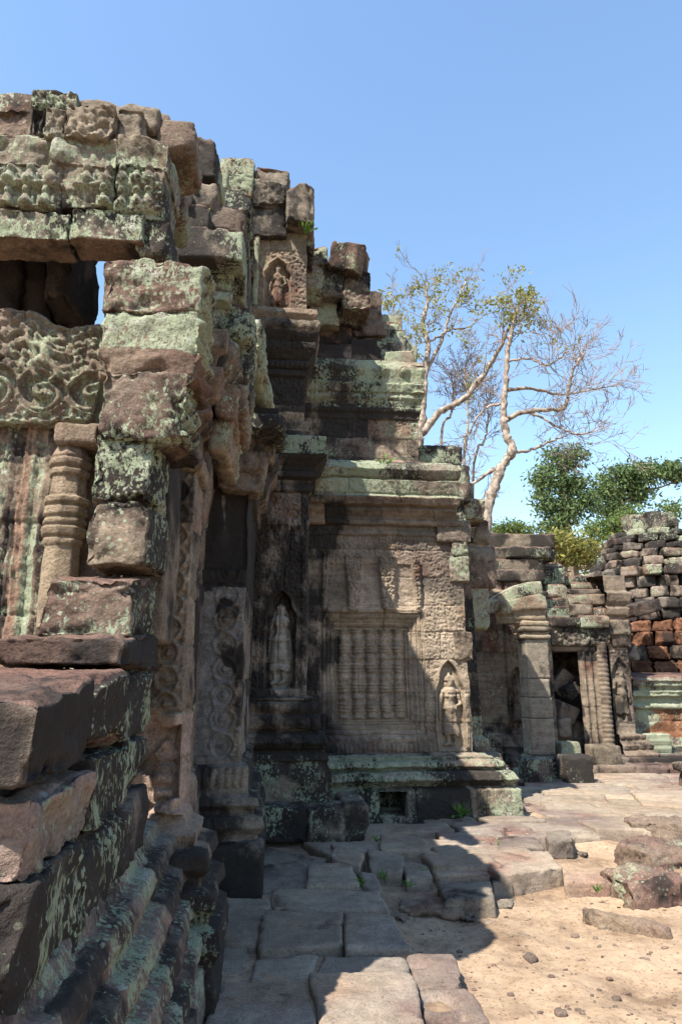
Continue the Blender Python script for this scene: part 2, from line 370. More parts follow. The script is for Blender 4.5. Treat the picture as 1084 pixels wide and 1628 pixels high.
# ------------------------------------------------------------------ piers: two-faced moulded masonry (front -Y, side +X)
def rows_of(prof, res):
    Z = []; Pp = []
    for (z0, p0), (z1, p1) in zip(prof[:-1], prof[1:]):
        n = max(1, int(round(math.hypot(z1 - z0, p1 - p0) / res)))
        for k in range(n):
            Z.append(z0 + (z1 - z0) * k / n); Pp.append(p0 + (p1 - p0) * k / n)
    Z.append(prof[-1][0]); Pp.append(prof[-1][1]); return np.array(Z), np.array(Pp)
def joints(U, Z, courses, seed, wmin=.45, wmax=.95, depth=.016, off=.008):
    cz = np.asarray(courses, float); ci = np.searchsorted(cz, Z); d = np.zeros(U.shape); tone = np.zeros(U.shape)
    for k in range(len(cz) + 1):
        m = ci == k
        if not m.any(): continue
        rg = np.random.default_rng(seed * 977 + k); us = []; x = U.min() - rg.uniform(0, wmax)
        while x < U.max() + 1: us.append(x); x += rg.uniform(wmin, wmax)
        us = np.array(us); bi = np.searchsorted(us, U[m]); ta = rg.random(len(us) + 1)
        dist = np.minimum(np.abs(U[m] - us[np.clip(bi, 0, len(us) - 1)]), np.abs(U[m] - us[np.clip(bi - 1, 0, len(us) - 1)]))
        tone[m] = ta[bi]; d[m] = (ta[bi] * 7.3 % 1 - .5) * 2 * off - depth * ridge(dist, .008)
    dz = np.min(np.abs(Z[..., None] - cz), axis=-1) if len(cz) else np.full(Z.shape, 9.)
    return d - depth * .9 * ridge(dz, .008), tone
def pier(parent, name, x0, x1, yf, yb, prof, res=.012, front=None, side=None, taper=0.0, courses=(), seed=1, splits=None, mat=None,
         mix=(1, 1, 1, 0), lich=.5, dark=.5, rough=1.0, sres=None, paintf=None, chip=1.0, x1f=None, sf=None):
    Z, Pp = rows_of(prof, res); nr = len(Z); sres = sres or res * 1.6
    nU = max(4, int((x1 - x0) / res)); nS = max(3, int((yb - yf) / sres))
    zb, zt = Z.min(), Z.max(); x1z = x1 - taper * (Z - zb) / (zt - zb)
    if x1f is not None: x1z = x1z + x1f(Z)
    Psd = Pp * (sf(Z) if sf is not None else 1.0)
    u = np.linspace(x0, x1, nU + 1); U, Zg = np.meshgrid(u, Z); Pg = np.repeat(Pp[:, None], nU + 1, 1)
    D = front(U, Zg) if front else np.zeros(U.shape)
    jd, tone = joints(U, Zg, courses, seed); D = D + jd
    X = x0 + (U - x0) / (x1 - x0) * (x1z[:, None] + Psd[:, None] - x0)
    ero = -.02 * chip * np.clip(n2(X, Zg, 5, 4, seed) - .25, 0, 1) - .006 * chip * np.clip(n2(X, Zg, 26, 2, seed + 4), 0, 1)
    D = D + ero; fade = np.clip((x1 - U) / .03, 0, 1); Yf = yf - Pg - D * fade
    s = np.linspace(0, 1, nS + 1)[1:]; S, Zs = np.meshgrid(s, Z); Ps = np.repeat(Pp[:, None], nS, 1)
    y0 = yf - Ps; Ys = y0 + (yb - y0) * S
    Ds = side(Ys, Zs) if side else np.zeros(Ys.shape)
    js, ts = joints(Ys, Zs, courses, seed + 50); Ds = Ds + js - .02 * chip * np.clip(n2(Ys, Zs, 5, 4, seed + 9) - .25, 0, 1)
    Xs = x1z[:, None] + np.repeat(Psd[:, None], nS, 1) + Ds * np.clip((Ys - y0) / .03, 0, 1)
    XX = np.concatenate([X, Xs], 1); YY = np.concatenate([Yf, Ys], 1); ZZ = np.concatenate([Zg, Zs], 1); TT = np.concatenate([tone, ts], 1)
    nc = XX.shape[1]; P = np.stack([XX.ravel(), YY.ravel(), ZZ.ravel()], 1)
    P = P + rough * (.012 * np.stack([fbm(P * 4 + 3, 3, seed + 31), fbm(P * 4 + 8, 3, seed + 32), .8 * fbm(P * 4 + 5, 3, seed + 33)], 1)
                     + .004 * np.stack([vnoise(P * 24 + 3, seed + 34), vnoise(P * 24 + 8, seed + 35), vnoise(P * 24, seed + 36)], 1))
    i = np.arange(nr * nc).reshape(nr, nc)
    F = np.stack([i[:-1, :-1].ravel(), i[:-1, 1:].ravel(), i[1:, 1:].ravel(), i[1:, :-1].ravel()], 1)
    C, l, k = paint(P, TT.ravel(), mix, lich, dark, 3); d = dict(V=P, F=F, Col=C, lich=l, dark=k)
    if paintf: paintf(d, P)
    at = {a: d[a] for a in ('Col', 'lich', 'dark')}
    if not splits: return make_mesh(name, P, F, mat or M_ST, parent, at)
    UU = np.concatenate([U, np.full(Xs.shape, x1 + 1.0)], 1); fu = UU.ravel()[F].mean(1); fz = ZZ.ravel()[F].mean(1); isf = fu < x1 + .01
    lab = splits(fu, fz, isf); out = {}
    for k2 in np.unique(lab):
        f = F[lab == k2]; ui, inv = np.unique(f, return_inverse=True)
        out[int(k2)] = (P[ui], inv.reshape(f.shape), {a: v[ui] for a, v in at.items()})
    return out
def emit(parts, key, name, parent, mat=None):
    if key not in parts: return None
    V, F, A = parts[key]
    return make_mesh(name, V, F, mat or M_ST, parent, A)
def solid(parent, name, boxes, mat):
    V = []; F = []
    for (x0, x1, y0, y1, z0, z1) in boxes:
        b = len(V); V += [(x, y, z) for x in (x0, x1) for y in (y0, y1) for z in (z0, z1)]
        F += [[b + a for a in f] for f in ((0, 1, 3, 2), (4, 6, 7, 5), (0, 4, 5, 1), (2, 3, 7, 6), (0, 2, 6, 4), (1, 5, 7, 3))]
    return make_mesh(name, V, np.array(F), mat, parent, smooth=False)

# ================================================================== TEMPLE HALL
hall = thing('temple_hall', 'tall grey sandstone temple hall with a false window, carved female figures and broken tiers', 'temple', (.8, 9, 0))
# ---- scroll pilaster next to the porch
YP1 = 4.1
def p1_front(u, z):
    c = -.612
    d = np.where((z > 1.45) & (z < 2.84), scroll(u - c, z, .225, .034), 0)
    br = (z < 1.41) & (z > .88)
    dd, ii = cells(u, z, 6.5, 5); fac = -.10 + .10 * ii + .05 * np.sin(u * 9 + ii * 6) + .12 * (ii - .5) * (u - c) / .13
    col = .05 * ((np.abs((z - 1.0) / .11) < 1) & (np.abs(u + .61) < .045)) * np.abs(np.sin(z * 40))
    return d + np.where(br, fac + col, 0) + np.where((z > 3.0) & (z < 3.12), floral(u, z, 22, .02), 0)
def p1_paint(d, P):
    x, y, z = P.T; k = sstep(1.42, 1.38, z) * sstep(.82, .9, z)
    pk = np.clip(k + .8 * sstep(.1, .5, fbm(P * 1.4, 3, 71)) * (z < 2.9) * (z > .8), 0, 1)[:, None]
    d['Col'] = d['Col'] * (1 - pk) + pk * np.array((.36, .26, .205)) * (1 + .18 * fbm(P * 5, 3, 72))[:, None]
    d['lich'] -= .5 * k + .2; d['dark'] -= .45 * k + .12 * (z > .85) * (z < 2.9); low = sstep(.9, .7, z); d['dark'] += .40 * low; d['lich'] += .10 * low
prof1 = [(0, .33), (.10, .34), (.13, .30), (.17, .30), (.24, .36), (.31, .34), (.33, .26), (.36, .26), (.40, .31), (.45, .29), (.47, .20), (.50, .20),
         (.54, .25), (.59, .23), (.61, .13), (.66, .14), (.69, .06), (.74, .03), (.76, 0), (3.12, 0), (3.13, .05), (3.20, .07), (3.22, .03), (3.29, .02), (3.45, .02), (3.47, .07),
         (3.55, .12), (3.62, .10), (3.64, .06), (3.70, .07), (3.74, .14), (3.82, .19), (3.90, .18), (3.92, .12), (4.02, .14), (4.06, .20), (4.20, .22), (4.24, -.2)]
prof1 = [(z * 1.2, p * .8) if z < .75 else (.288 + .82 * z, p * .82) for z, p in prof1]
pier(hall, 'recessed_wall', -.9, -.645, 4.35, 6.2, [(0, .1), (.9, .05), (.92, 0), (2.9, 0), (3.3, .05), (4.4, .05), (4.42, -.2)], .02, None, lambda y, z: .012 * np.sin(y * 38), courses=(.9, 1.4, 1.9, 2.4, 2.9), seed=18, mix=(.6, .8, .8, .8), lich=.35, dark=.5)
pier(hall, 'scroll_pilaster', -.80, -.515, YP1, 4.52, prof1, .010, p1_front, lambda y, z: np.where((z > .95) & (z < 2.85), .010 * np.sin(y * 60) * (y < 4.7), 0),
     courses=(.88, 1.15, 1.42, 1.81, 2.09, 2.52, 2.85, 3.16, 3.5), taper=.0, seed=11, mix=(.7, 1.3, 1.0, .35), lich=.34, dark=.44, paintf=p1_paint)
# ---- second pilaster, pale patch
YP2 = 6.1
def p2_front(u, z):
    c = -.43
    d = np.where((z > .98) & (z < 2.55), scroll(u - c, z + .1, .30, .024, .21), 0) + np.where((z > .72) & (z < .92), band_petals(u, .74, .90, z, .055, .02), 0)
    return d - .03 * ((z > 2.55) & (z < 3.3))
def p2_paint(d, P):
    x, y, z = P.T; n = fbm(P * 2.4, 3, 81)
    w = sstep(.0, .35, n + .9 * sstep(.12, -.05, x + .42 + .18 * (z - 1.2)) * (z < 2.35) - .35) * (z > .94) * (z < 2.4)
    st = ridge(x + .50 + .03 * np.sin(z * 4), .035) * sstep(2.55, 2.8, z) * (z < 3.25)
    w = np.clip(w + st, 0, 1)[:, None]; d['Col'] = d['Col'] * (1 - w) + w * np.array((.235, .22, .21))
    blk = ((z > 2.4) & (z < 3.3)); d['dark'] += np.where(blk, .75, 0) - .9 * w[:, 0]; d['lich'] += np.where(z < .9, .08, -.25) - .3 * w[:, 0]; d['dark'] += .08 * (z < .9)
prof2 = [(0, .20), (.16, .21), (.34, .20), (.36, .16), (.40, .16), (.46, .21), (.53, .19), (.55, .13), (.58, .13), (.62, .17), (.67, .15), (.69, .08), (.73, .07),
         (.90, .07), (.93, 0), (3.28, 0), (3.30, .05), (3.42, .07), (3.46, .14), (3.62, .17), (3.64, .12), (3.8, .16), (3.9, .24), (4.0, .25), (4.05, -.1)]
pier(hall, 'corner_pilaster', -.80, -.27, YP2, 8.25, prof2, .011, p2_front, None, courses=(.35, .92, 1.6, 2.12, 2.42, 3.3, 3.63), seed=12, mix=(.7, .6, 1.4, .1),
     lich=.36, dark=.60, paintf=p2_paint)
# ---- devata bay
YP3 = 8.15
def p3_front(u, z):
    c = .06
    r, g = niche_relief(u - c, z - 1.50, .165, .80, 1.14, 1.0, .12, 1)
    body = np.where(g < -.07, floral(u, z, 16, .022, 3) * ((z > 1.45) & (z < 3.82)), 0) + np.where((z > 1.40) & (z < 3.0), r, 0)
    body = body + np.where((z > 3.35) & (z < 3.5), band_petals(u, 3.36, 3.5, z, .08, .03), 0)
    body = body + band_rosettes(u, 1.06, 1.20, z, .13, .035) + band_rosettes(u, .86, 1.00, z, .15, .04) + band_petals(u, 1.24, 1.33, z, .06, .02)
    side = np.where((np.abs(u - c) > .24) & (z > 1.42) & (z < 3.3), .02, 0)
    return body + side + np.where((z < .8) & (z > .3), .02 * n2(u, z, 9, 3, 7), 0)
prof3 = [(.0, .30), (.28, .30), (.30, .28), (.62, .27), (.70, .22), (.74, .24), (.80, .22), (.84, .16), (.86, .20), (.93, .24), (1.0, .20), (1.02, .12), (1.05, .12), (1.07, .15), (1.19, .15),
         (1.21, .09), (1.24, .10), (1.33, .12), (1.36, .05), (1.38, .08), (1.41, .06), (1.42, 0), (3.84, 0), (3.86, .04), (3.92, .05), (3.94, .02), (4.0, .03), (4.02, .10), (4.08, .11),
         (4.1, .06), (4.16, .09), (4.26, .20), (4.30, .22), (4.33, .19), (4.52, .20), (4.56, .12), (4.60, -.2)]
def dk(amount, li=0, z0=-9, z1=99):
    def f(d, P):
        m = (P[:, 2] > z0) & (P[:, 2] < z1); d['dark'] = d['dark'] + amount * m; d['lich'] = d['lich'] + li * m
    return f
def p3_paint(d, P):
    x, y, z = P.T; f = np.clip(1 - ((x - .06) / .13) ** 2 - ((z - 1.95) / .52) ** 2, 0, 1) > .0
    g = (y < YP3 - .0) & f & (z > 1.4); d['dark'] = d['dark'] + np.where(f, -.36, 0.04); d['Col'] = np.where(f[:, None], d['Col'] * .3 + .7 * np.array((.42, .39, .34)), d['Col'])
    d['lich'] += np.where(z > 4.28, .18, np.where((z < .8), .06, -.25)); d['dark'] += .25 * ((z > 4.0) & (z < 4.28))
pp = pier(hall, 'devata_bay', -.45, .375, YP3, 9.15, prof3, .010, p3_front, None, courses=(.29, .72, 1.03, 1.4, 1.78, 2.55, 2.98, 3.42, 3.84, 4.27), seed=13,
          mix=(.6, .8, 1.5, 0), lich=.42, dark=.56, paintf=p3_paint,
          splits=lambda u, z, f: np.where(f & (devata(u - .06, z - 1.55, .98, 1) > .002), 1, np.where(z < 1.405, 2, np.where(z > 3.84, 3, 0))))
o = emit(pp, 0, 'devata_bay_wall', hall); emit(pp, 1, 'devata_relief', o); emit(pp, 2, 'moulded_pedestal', hall); emit(pp, 3, 'capital', hall)
# ---- main wall with the false window
YW = 9.05
wx0, wx1 = xY(537, YW, 1070), xY(651, YW, 1070); wz0, wz1 = zY(1142, YW, 590), zY(1000, YW, 590)
fx0, fx1 = xY(508, YW, 1070), xY(679, YW, 1070); fz0, fz1 = zY(1169, YW, 590), zY(973, YW, 590)
bp_ = (wx1 - wx0) / 5
DVX, DVZ0, DVS = xY(719, YW, 1120), zY(1190, YW, 719), .93
zA, zB = zY(968, YW, 590), zY(900, YW, 590)
def w_front(u, z):
    d = np.zeros(u.shape)
    ins = (u > wx0) & (u < wx1) & (z > wz0) & (z < wz1)
    b, t = balus(u - wx0, z, bp_, wz0, wz1)
    du = np.maximum(wx0 - u, u - wx1); dv = np.maximum(wz0 - z, z - wz1); dd = np.maximum(du, dv)
    fr = stepped_frame(du, dv, .24, 4, .14) - .14
    d = np.where(ins, np.maximum(-.185 + b * 1.1, -.165), np.where(dd < .24, fr, 0))
    # carved border right and left of the frame
    d = d + np.where((dd > .25) & (dd < .37) & (z > .95) & (z < 2.5), floral(u, z, 24, .016, 9), 0)
    # three little pilasters with hanging garlands over the window
    c3 = [xY(537, YW), xY(592, YW), xY(648, YW)]; hh = (z - zA) / (zB - zA)
    wav = .5 + .5 * np.cos((u - c3[0]) / (c3[1] - c3[0]) * 2 * math.pi)
    garl = np.where((hh > -.05) & (hh < 1.25) & (u > c3[0] - .2) & (u < c3[2] + .2), sstep(.30, .24, wav - .25 * (hh - .3)), 0)
    d = d + garl * (.045 + floral(u, z, 17, .03, 4))
    arch = (hh > 0) & (hh < 1.05) & (u > c3[0] - .25) & (u < c3[2] + .25); d = d + .04 * arch * ridge(wav - .25 * (hh - .3) - .33, .07) - .02 * arch * (1 - garl)
    d = d + np.where((hh > 1.15) & (z < 3.42), floral(u, z, 17, .015, 6), 0)
    d = d + band_petals(u, 3.44, 3.52, z, .05, .014) + band_petals(u, .70, .80, z, .06, .018) + band_rosettes(u, .82, .92, z, .11, .016) * (u < fx1 + .15)
    # figure niche at the right end
    r, g = niche_relief(u - DVX, z - DVZ0, .175, .70, 1.12, DVS, .065, 0, .03)
    zone = u > fx1 + .11
    d = np.where(zone & (z < DVZ0 + 1.3) & (z > DVZ0 - .02), np.where(g > -.075, r, floral(u, z, 19, .014, 8)), d)
    col = np.abs(np.abs(u - DVX) - .205); d = d + np.where((z > DVZ0) & (z < DVZ0 + .66) & zone, .018 * sstep(.03, .02, col), 0)
    d = np.where(zone & (z >= DVZ0 + 1.3) & (z < 3.3), floral(u, z, 17, .015, 2), d)
    # drain hole through the plinth
    hx0, hx1 = xY(582, 8.7, 1280), xY(618, 8.7, 1280)
    d = np.where((u > hx0) & (u < hx1) & (z < .30) & (z > .02), -.7, d)
    # torn lower courses
    return d + band_petals(u, .52, .62, z, .14, .02) + band_rosettes(u, .36, .50, z, .16, .03)
profW = [(-.1, .46), (.0, .45), (.30, .43), (.335, .36), (.36, .37), (.42, .43), (.50, .38), (.515, .28), (.535, .28), (.56, .32), (.615, .30), (.63, .20), (.66, .21), (.675, .05), (.69, .05), (.70, 0),
         (3.50, 0), (3.52, .035), (3.56, .04), (3.57, .02), (3.63, .03), (3.65, .10), (3.70, .12), (3.715, .08), (3.76, .10), (3.84, .19), (3.88, .16), (3.90, .25), (3.99, .30), (4.02, .25), (4.05, .26),
         (4.22, .30), (4.24, .26), (4.26, .30), (4.36, .36), (4.44, .32), (4.48, .20), (4.53, .14), (4.56, -.5)]
def w_paint(d, P):
    x, y, z = P.T; n = fbm(P * 1.7, 3, 91)
    core = sstep(0, .45, 1 - ((x - 1.5) / 1.0) ** 2 - ((z - 1.9) / 1.35) ** 2 + .5 * n)[:, None]
    core = np.clip(core * 1.1, 0, 1) * (z > .7)[:, None] * (z < 3.7)[:, None]
    d['Col'] = d['Col'] * (1 - core * .75) + core * .75 * np.array((.43, .345, .26)) * (1 + .15 * fbm(P * 4, 3, 92))[:, None]
    left = sstep(1.1, .45, x + .3 * n); d['dark'] += np.where((z > .7) & (z < 4), -.34 + .34 * left, 0)
    d['lich'] += np.where(z > 4.0, .22, np.where(z < .68, .06, -.34)); d['dark'] += np.where(z < .68, .10, 0) - .2 * (z > 4.0)
    nv = (sstep(.27, .2, np.abs(x - DVX)) * sstep(-.05, .05, z - DVZ0) * sstep(1.3, 1.0, z - DVZ0))[:, None]; d['Col'] = d['Col'] * (1 - .8 * nv) + .8 * nv * np.array((.36, .29, .215)); d['dark'] -= .35 * nv[:, 0]  # niche and figure painted paler to make up for the shade inside
    hole = (y > 9.32); d['Col'][hole] = (.03, .025, .02)  # inside of the drain hole painted near black, shade put into the colour
cW = (.335, .515, .69, 1.06, 1.42, 1.86, 2.22, 2.56, 2.95, 3.32, 3.64, 3.89, 4.04, 4.25)
def w_split(u, z, f):
    L = np.where(z < .695, 2, np.where(z > 3.63, 3, 0))
    fr = f & (u > fx0) & (u < fx1) & (z > fz0) & (z < fz1); L = np.where(fr, 4, L)
    ins = f & (u > wx0) & (u < wx1) & (z > wz0) & (z < wz1)
    L = np.where(ins, 10 + np.clip(np.floor((u - wx0) / bp_), 0, 4), L)
    return np.where(f & (devata(u - DVX, z - DVZ0 - .03, DVS, 0) > .002) & (u > fx1 + .11), 5, L)
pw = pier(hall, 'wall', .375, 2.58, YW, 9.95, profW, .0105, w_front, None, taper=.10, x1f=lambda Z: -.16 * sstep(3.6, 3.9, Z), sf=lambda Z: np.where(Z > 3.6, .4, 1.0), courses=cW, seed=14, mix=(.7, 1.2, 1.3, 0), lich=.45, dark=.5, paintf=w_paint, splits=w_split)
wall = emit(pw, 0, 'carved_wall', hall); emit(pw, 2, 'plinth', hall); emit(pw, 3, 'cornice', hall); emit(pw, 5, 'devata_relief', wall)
fw = emit(pw, 4, 'false_window', hall)
for k in range(5): emit(pw, 10 + k, 'baluster', fw)
# ---- end piers
def e_front(u, z): return np.where((z > .8) & (z < 3.6), .010 * n2(u, z, 8, 3, 2), 0) + band_petals(u, .36, .5, z, .2, .03)
profE = [(-.1, .34), (0, .33), (.32, .31), (.35, .25), (.40, .28), (.48, .25), (.5, .16), (.54, .2), (.62, .18), (.64, .08), (.8, .06), (.84, 0), (3.6, -.02), (3.62, .05), (3.8, .08), (3.82, .0), (4.15, -.03), (4.2, .06), (4.68, .05), (4.78, .01), (4.82, -.4)]
pier(hall, 'end_pilaster', 2.20, 2.93, 9.75, 10.7, profE, .016, e_front, None, taper=.12, courses=(.34, .65, 1.1, 1.7, 2.2, 2.75, 3.2, 3.62, 4.17), seed=15, mix=(1.5, .6, .9, 0), lich=.40, dark=.62)
# ---- second storey of the hall
YU = 9.50
profU = [(4.5, .15), (4.60, .14), (4.66, .05), (4.72, .06), (4.76, 0), (5.36, 0), (5.38, .04), (5.46, .05), (5.48, .09), (5.54, .11), (5.56, .07), (5.62, .10), (5.70, .18), (5.76, .15),
         (5.78, .20), (5.90, .25), (5.94, .21), (6.02, .24), (6.14, .28), (6.22, .23), (6.3, .16), (6.34, -.4)]
def u_front(u, z):
    d = np.where((z > 5.2) & (z < 5.36), floral(u, z, 16, .022, 3), 0) + band_petals(u, 5.48, 5.55, z, .06, .015)
    return d + band_rosettes(u, 6.02, 6.2, z, .32, .05) + np.where((z > 4.78) & (z < 5.2), .010 * n2(u, z, 6, 3, 4), 0)
def u_paint(d, P):
    x, y, z = P.T; r = sstep(1.35, 1.6, x)[:, None] * (z < 5.5)[:, None]; d['Col'] = d['Col'] * (1 - .6 * r) + .6 * r * np.array((.33, .25, .18))
    d['dark'] += .25 * sstep(1.5, 1.1, x) * (z < 5.6) - .12; d['lich'] += .17 * (z > 5.55) - .2 * (z < 5.5)
profU = [(z, p * .6 if p > 0 else p) for z, p in profU]
pu = pier(hall, 'upper_storey', .20, 2.06, YU, 11.3, profU, .013, u_front, None, sf=lambda Z: np.where(Z > 5.3, .55, 1.0), courses=(4.76, 5.08, 5.37, 5.65, 5.92), seed=16, mix=(.9, .9, 1.1, 0), lich=.48, dark=.55, paintf=u_paint,
          splits=lambda u, z, f: np.where(z > 5.37, 1, 0))
emit(pu, 0, 'upper_wall', hall); emit(pu, 1, 'upper_cornice', hall)
# ---- upper shaft of the devata bay, with the small figure niche
YS = 8.40
sx0, sx1 = xY(398, YS, 600), xY(487, YS, 470)
nz0 = zY(492, YS, 445); nc = xY(441, YS, 450)
def s_front(u, z):
    r, g = niche_relief(u - nc, z - nz0, .17, .52, .78, .74, .09, 0, .0)
    d = np.where((g > -.08) & (z > nz0), r, np.where((z > nz0) & (z < nz0 + .92), floral(u, z, 15, .028, 3), 0))
    d = d + np.where((z > 5.85) & (z < 6.05), floral(u, z, 18, .02, 3), 0) + np.where((z < 5.5) & (z > 4.9), floral(u, z, 15, .018, 5), 0)
    return d + band_petals(u, 5.62, 5.70, z, .06, .02) + band_petals(u, 6.12, 6.2, z, .09, .02)
profS = [(4.4, .14), (4.7, .13), (4.74, .06), (4.85, .05), (4.88, 0), (5.5, 0), (5.52, .03), (5.58, .04), (5.6, .01), (5.62, .05), (5.70, .06), (5.73, .02), (5.76, .05), (5.86, .12), (5.96, .13), (5.98, .09),
         (6.08, .16), (6.2, .19), (6.26, .16), (6.28, .11), (6.36, .16), (6.44, .14), (nz0 - .16, .09), (nz0 - .10, .12), (nz0 - .04, .10), (nz0 - .02, 0), (7.95, 0), (7.98, -.3)]
profS = sorted(profS, key=lambda a: a[0]) if False else [p for p in profS]
zs = [p[0] for p in profS]
profS = [p for i, p in enumerate(profS) if i == 0 or p[0] >= max(zs[:i])]
ps = pier(hall, 'upper_shaft', sx0, sx1, YS, 9.6, profS, .012, s_front, None, courses=(4.72, 5.1, 5.5, 5.86, 6.26, 6.6, nz0 + .35, nz0 + .9), seed=17, mix=(.5, 1.6, .6, 0), lich=.28, dark=.40,
          paintf=lambda d, P: (d.__setitem__('dark', d['dark'] + .34 * ((P[:, 2] < 6.1) & (P[:, 2] > 5.0)) - .25 * (P[:, 2] > 6.3))),
          splits=lambda u, z, f: np.where(f & (devata(u - nc, z - nz0, .74, 0) > .002) & (z > nz0), 1, 0))
o = emit(ps, 0, 'upper_shaft', hall); emit(ps, 1, 'devata_relief', o)
# ---- loose crown of the devata bay and the stepped vault behind (measured stones, each a part)
WARM = dict(mix=(2.0, .4, .5, 0), lich=.49, dark=.42); GREY = dict(mix=(.5, .7, 1.5, 0), lich=.54, dark=.50); GRN = dict(mix=(.9, .6, .8, 0), lich=.63, dark=.50)
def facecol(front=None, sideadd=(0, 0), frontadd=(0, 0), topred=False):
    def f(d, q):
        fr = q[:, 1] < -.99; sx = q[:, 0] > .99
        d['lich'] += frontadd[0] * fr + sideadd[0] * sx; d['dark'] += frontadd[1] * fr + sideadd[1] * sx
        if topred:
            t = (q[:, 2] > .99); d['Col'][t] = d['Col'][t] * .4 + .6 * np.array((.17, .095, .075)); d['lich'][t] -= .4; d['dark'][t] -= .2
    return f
def ped(px): return lambda x, z: floral(x, z, 12, .03, px)
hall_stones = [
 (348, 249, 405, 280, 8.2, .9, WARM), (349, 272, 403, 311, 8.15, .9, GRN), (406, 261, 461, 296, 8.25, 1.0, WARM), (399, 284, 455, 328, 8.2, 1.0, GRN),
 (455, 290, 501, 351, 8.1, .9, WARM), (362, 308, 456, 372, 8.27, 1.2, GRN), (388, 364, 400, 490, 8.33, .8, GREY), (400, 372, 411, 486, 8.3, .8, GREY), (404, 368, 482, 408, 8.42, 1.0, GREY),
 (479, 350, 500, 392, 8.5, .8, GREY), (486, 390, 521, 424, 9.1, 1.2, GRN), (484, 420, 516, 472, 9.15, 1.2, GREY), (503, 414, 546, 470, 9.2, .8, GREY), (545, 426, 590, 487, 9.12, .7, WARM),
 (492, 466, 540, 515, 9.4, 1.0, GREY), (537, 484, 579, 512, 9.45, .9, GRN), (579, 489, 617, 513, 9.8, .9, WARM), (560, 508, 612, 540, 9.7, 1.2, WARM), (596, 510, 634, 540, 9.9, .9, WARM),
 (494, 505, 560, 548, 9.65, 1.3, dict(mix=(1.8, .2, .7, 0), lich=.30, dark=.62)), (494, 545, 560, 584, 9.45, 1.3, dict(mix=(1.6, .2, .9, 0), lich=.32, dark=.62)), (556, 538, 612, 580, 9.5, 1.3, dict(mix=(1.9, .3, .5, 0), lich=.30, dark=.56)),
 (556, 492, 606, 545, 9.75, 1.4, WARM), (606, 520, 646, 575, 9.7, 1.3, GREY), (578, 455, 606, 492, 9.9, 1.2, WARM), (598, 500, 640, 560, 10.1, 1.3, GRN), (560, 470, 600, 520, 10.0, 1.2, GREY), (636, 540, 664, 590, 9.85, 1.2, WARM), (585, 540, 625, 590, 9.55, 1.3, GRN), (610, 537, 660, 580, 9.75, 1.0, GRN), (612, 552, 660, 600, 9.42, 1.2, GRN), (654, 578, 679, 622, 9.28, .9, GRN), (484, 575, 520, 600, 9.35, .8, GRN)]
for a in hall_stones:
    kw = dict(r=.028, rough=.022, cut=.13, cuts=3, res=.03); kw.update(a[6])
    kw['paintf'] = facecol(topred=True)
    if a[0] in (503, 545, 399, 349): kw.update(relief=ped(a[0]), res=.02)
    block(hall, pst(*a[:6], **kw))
# narrow upper part of the hall between the porch and the devata bay
left_up = [
 (310, 216, 345, 280, 5.9, 1.6, WARM), (268, 240, 312, 290, 5.5, 1.5, GREY), (300, 262, 352, 292, 6.1, 1.5, GREY), (269, 284, 300, 326, 5.35, 1.4, GREY), (296, 287, 346, 328, 5.55, 1.6, WARM), (277, 322, 333, 364, 5.4, 1.5, GRN), (331, 326, 391, 368, 5.6, 2.2, WARM),
 (272, 361, 389, 411, 5.35, 2.4, GRN), (318, 408, 384, 432, 5.62, 2.2, GREY), (326, 430, 372, 446, 5.56, 2.2, GREY), (328, 446, 370, 460, 5.62, 2.2, GREY), (326, 459, 370, 478, 5.56, 2.2, GREY), (340, 478, 392, 520, 5.7, 2.2, WARM),
 (344, 300, 400, 340, 7.0, 1.4, GREY), (345, 262, 362, 300, 7.3, 1.0, GRN), (372, 366, 392, 520, 7.2, 1.2, GREY)]
for a in left_up:
    kw = dict(r=.02, rough=.02, cut=.10, cuts=2, res=.028, paintf=facecol(topred=True)); kw.update(a[6])
    block(hall, pst(*a[:6], **kw))
# tumbled cornice above the scroll pilaster and the second pilaster
OCH = dict(mix=(1.2, 1.6, .4, 0), lich=.40, dark=.44)
jumble = [
 (336, 489, 402, 535, 4.25, .9, GRN, .05), (324, 530, 379, 604, 4.02, .8, dict(mix=(1.2, .9, .6, 0), lich=.56, dark=.60), .07), (372, 532, 398, 598, 4.4, .8, GRN, .02), (396, 506, 421, 556, 5.0, 1.2, dict(mix=(.6, .3, 1, 0), lich=.5, dark=.62), .06), (387, 553, 424, 596, 5.3, 1.1, GRN, .06),
 (390, 592, 437, 636, 5.95, .8, GRN, .07), (370, 600, 391, 658, 4.4, .9, OCH, .03), (388, 634, 453, 684, 5.72, .7, GRN, .05), (372, 684, 438, 730, 6.02, .5, OCH, .06), (344, 724, 420, 778, 5.93, .5, OCH, .08),
 (340, 600, 374, 660, 4.2, .9, OCH, .06), (330, 655, 368, 716, 4.3, .9, OCH, .05)]
for a in jumble:
    kw = dict(r=.05 if len(a) < 8 else a[7], rough=.02, cut=.16, cuts=3, res=.022); kw.update(a[6])
    if a[0] == 372: kw.update(relief=lambda x, z: floral(x, z, 24, .02, 5))
    kw['relief_x'] = lambda y, z: .009 * np.sin(z * 75) + .004 * np.sin(y * 40)
    block(hall, pst(*a[:6], **kw))
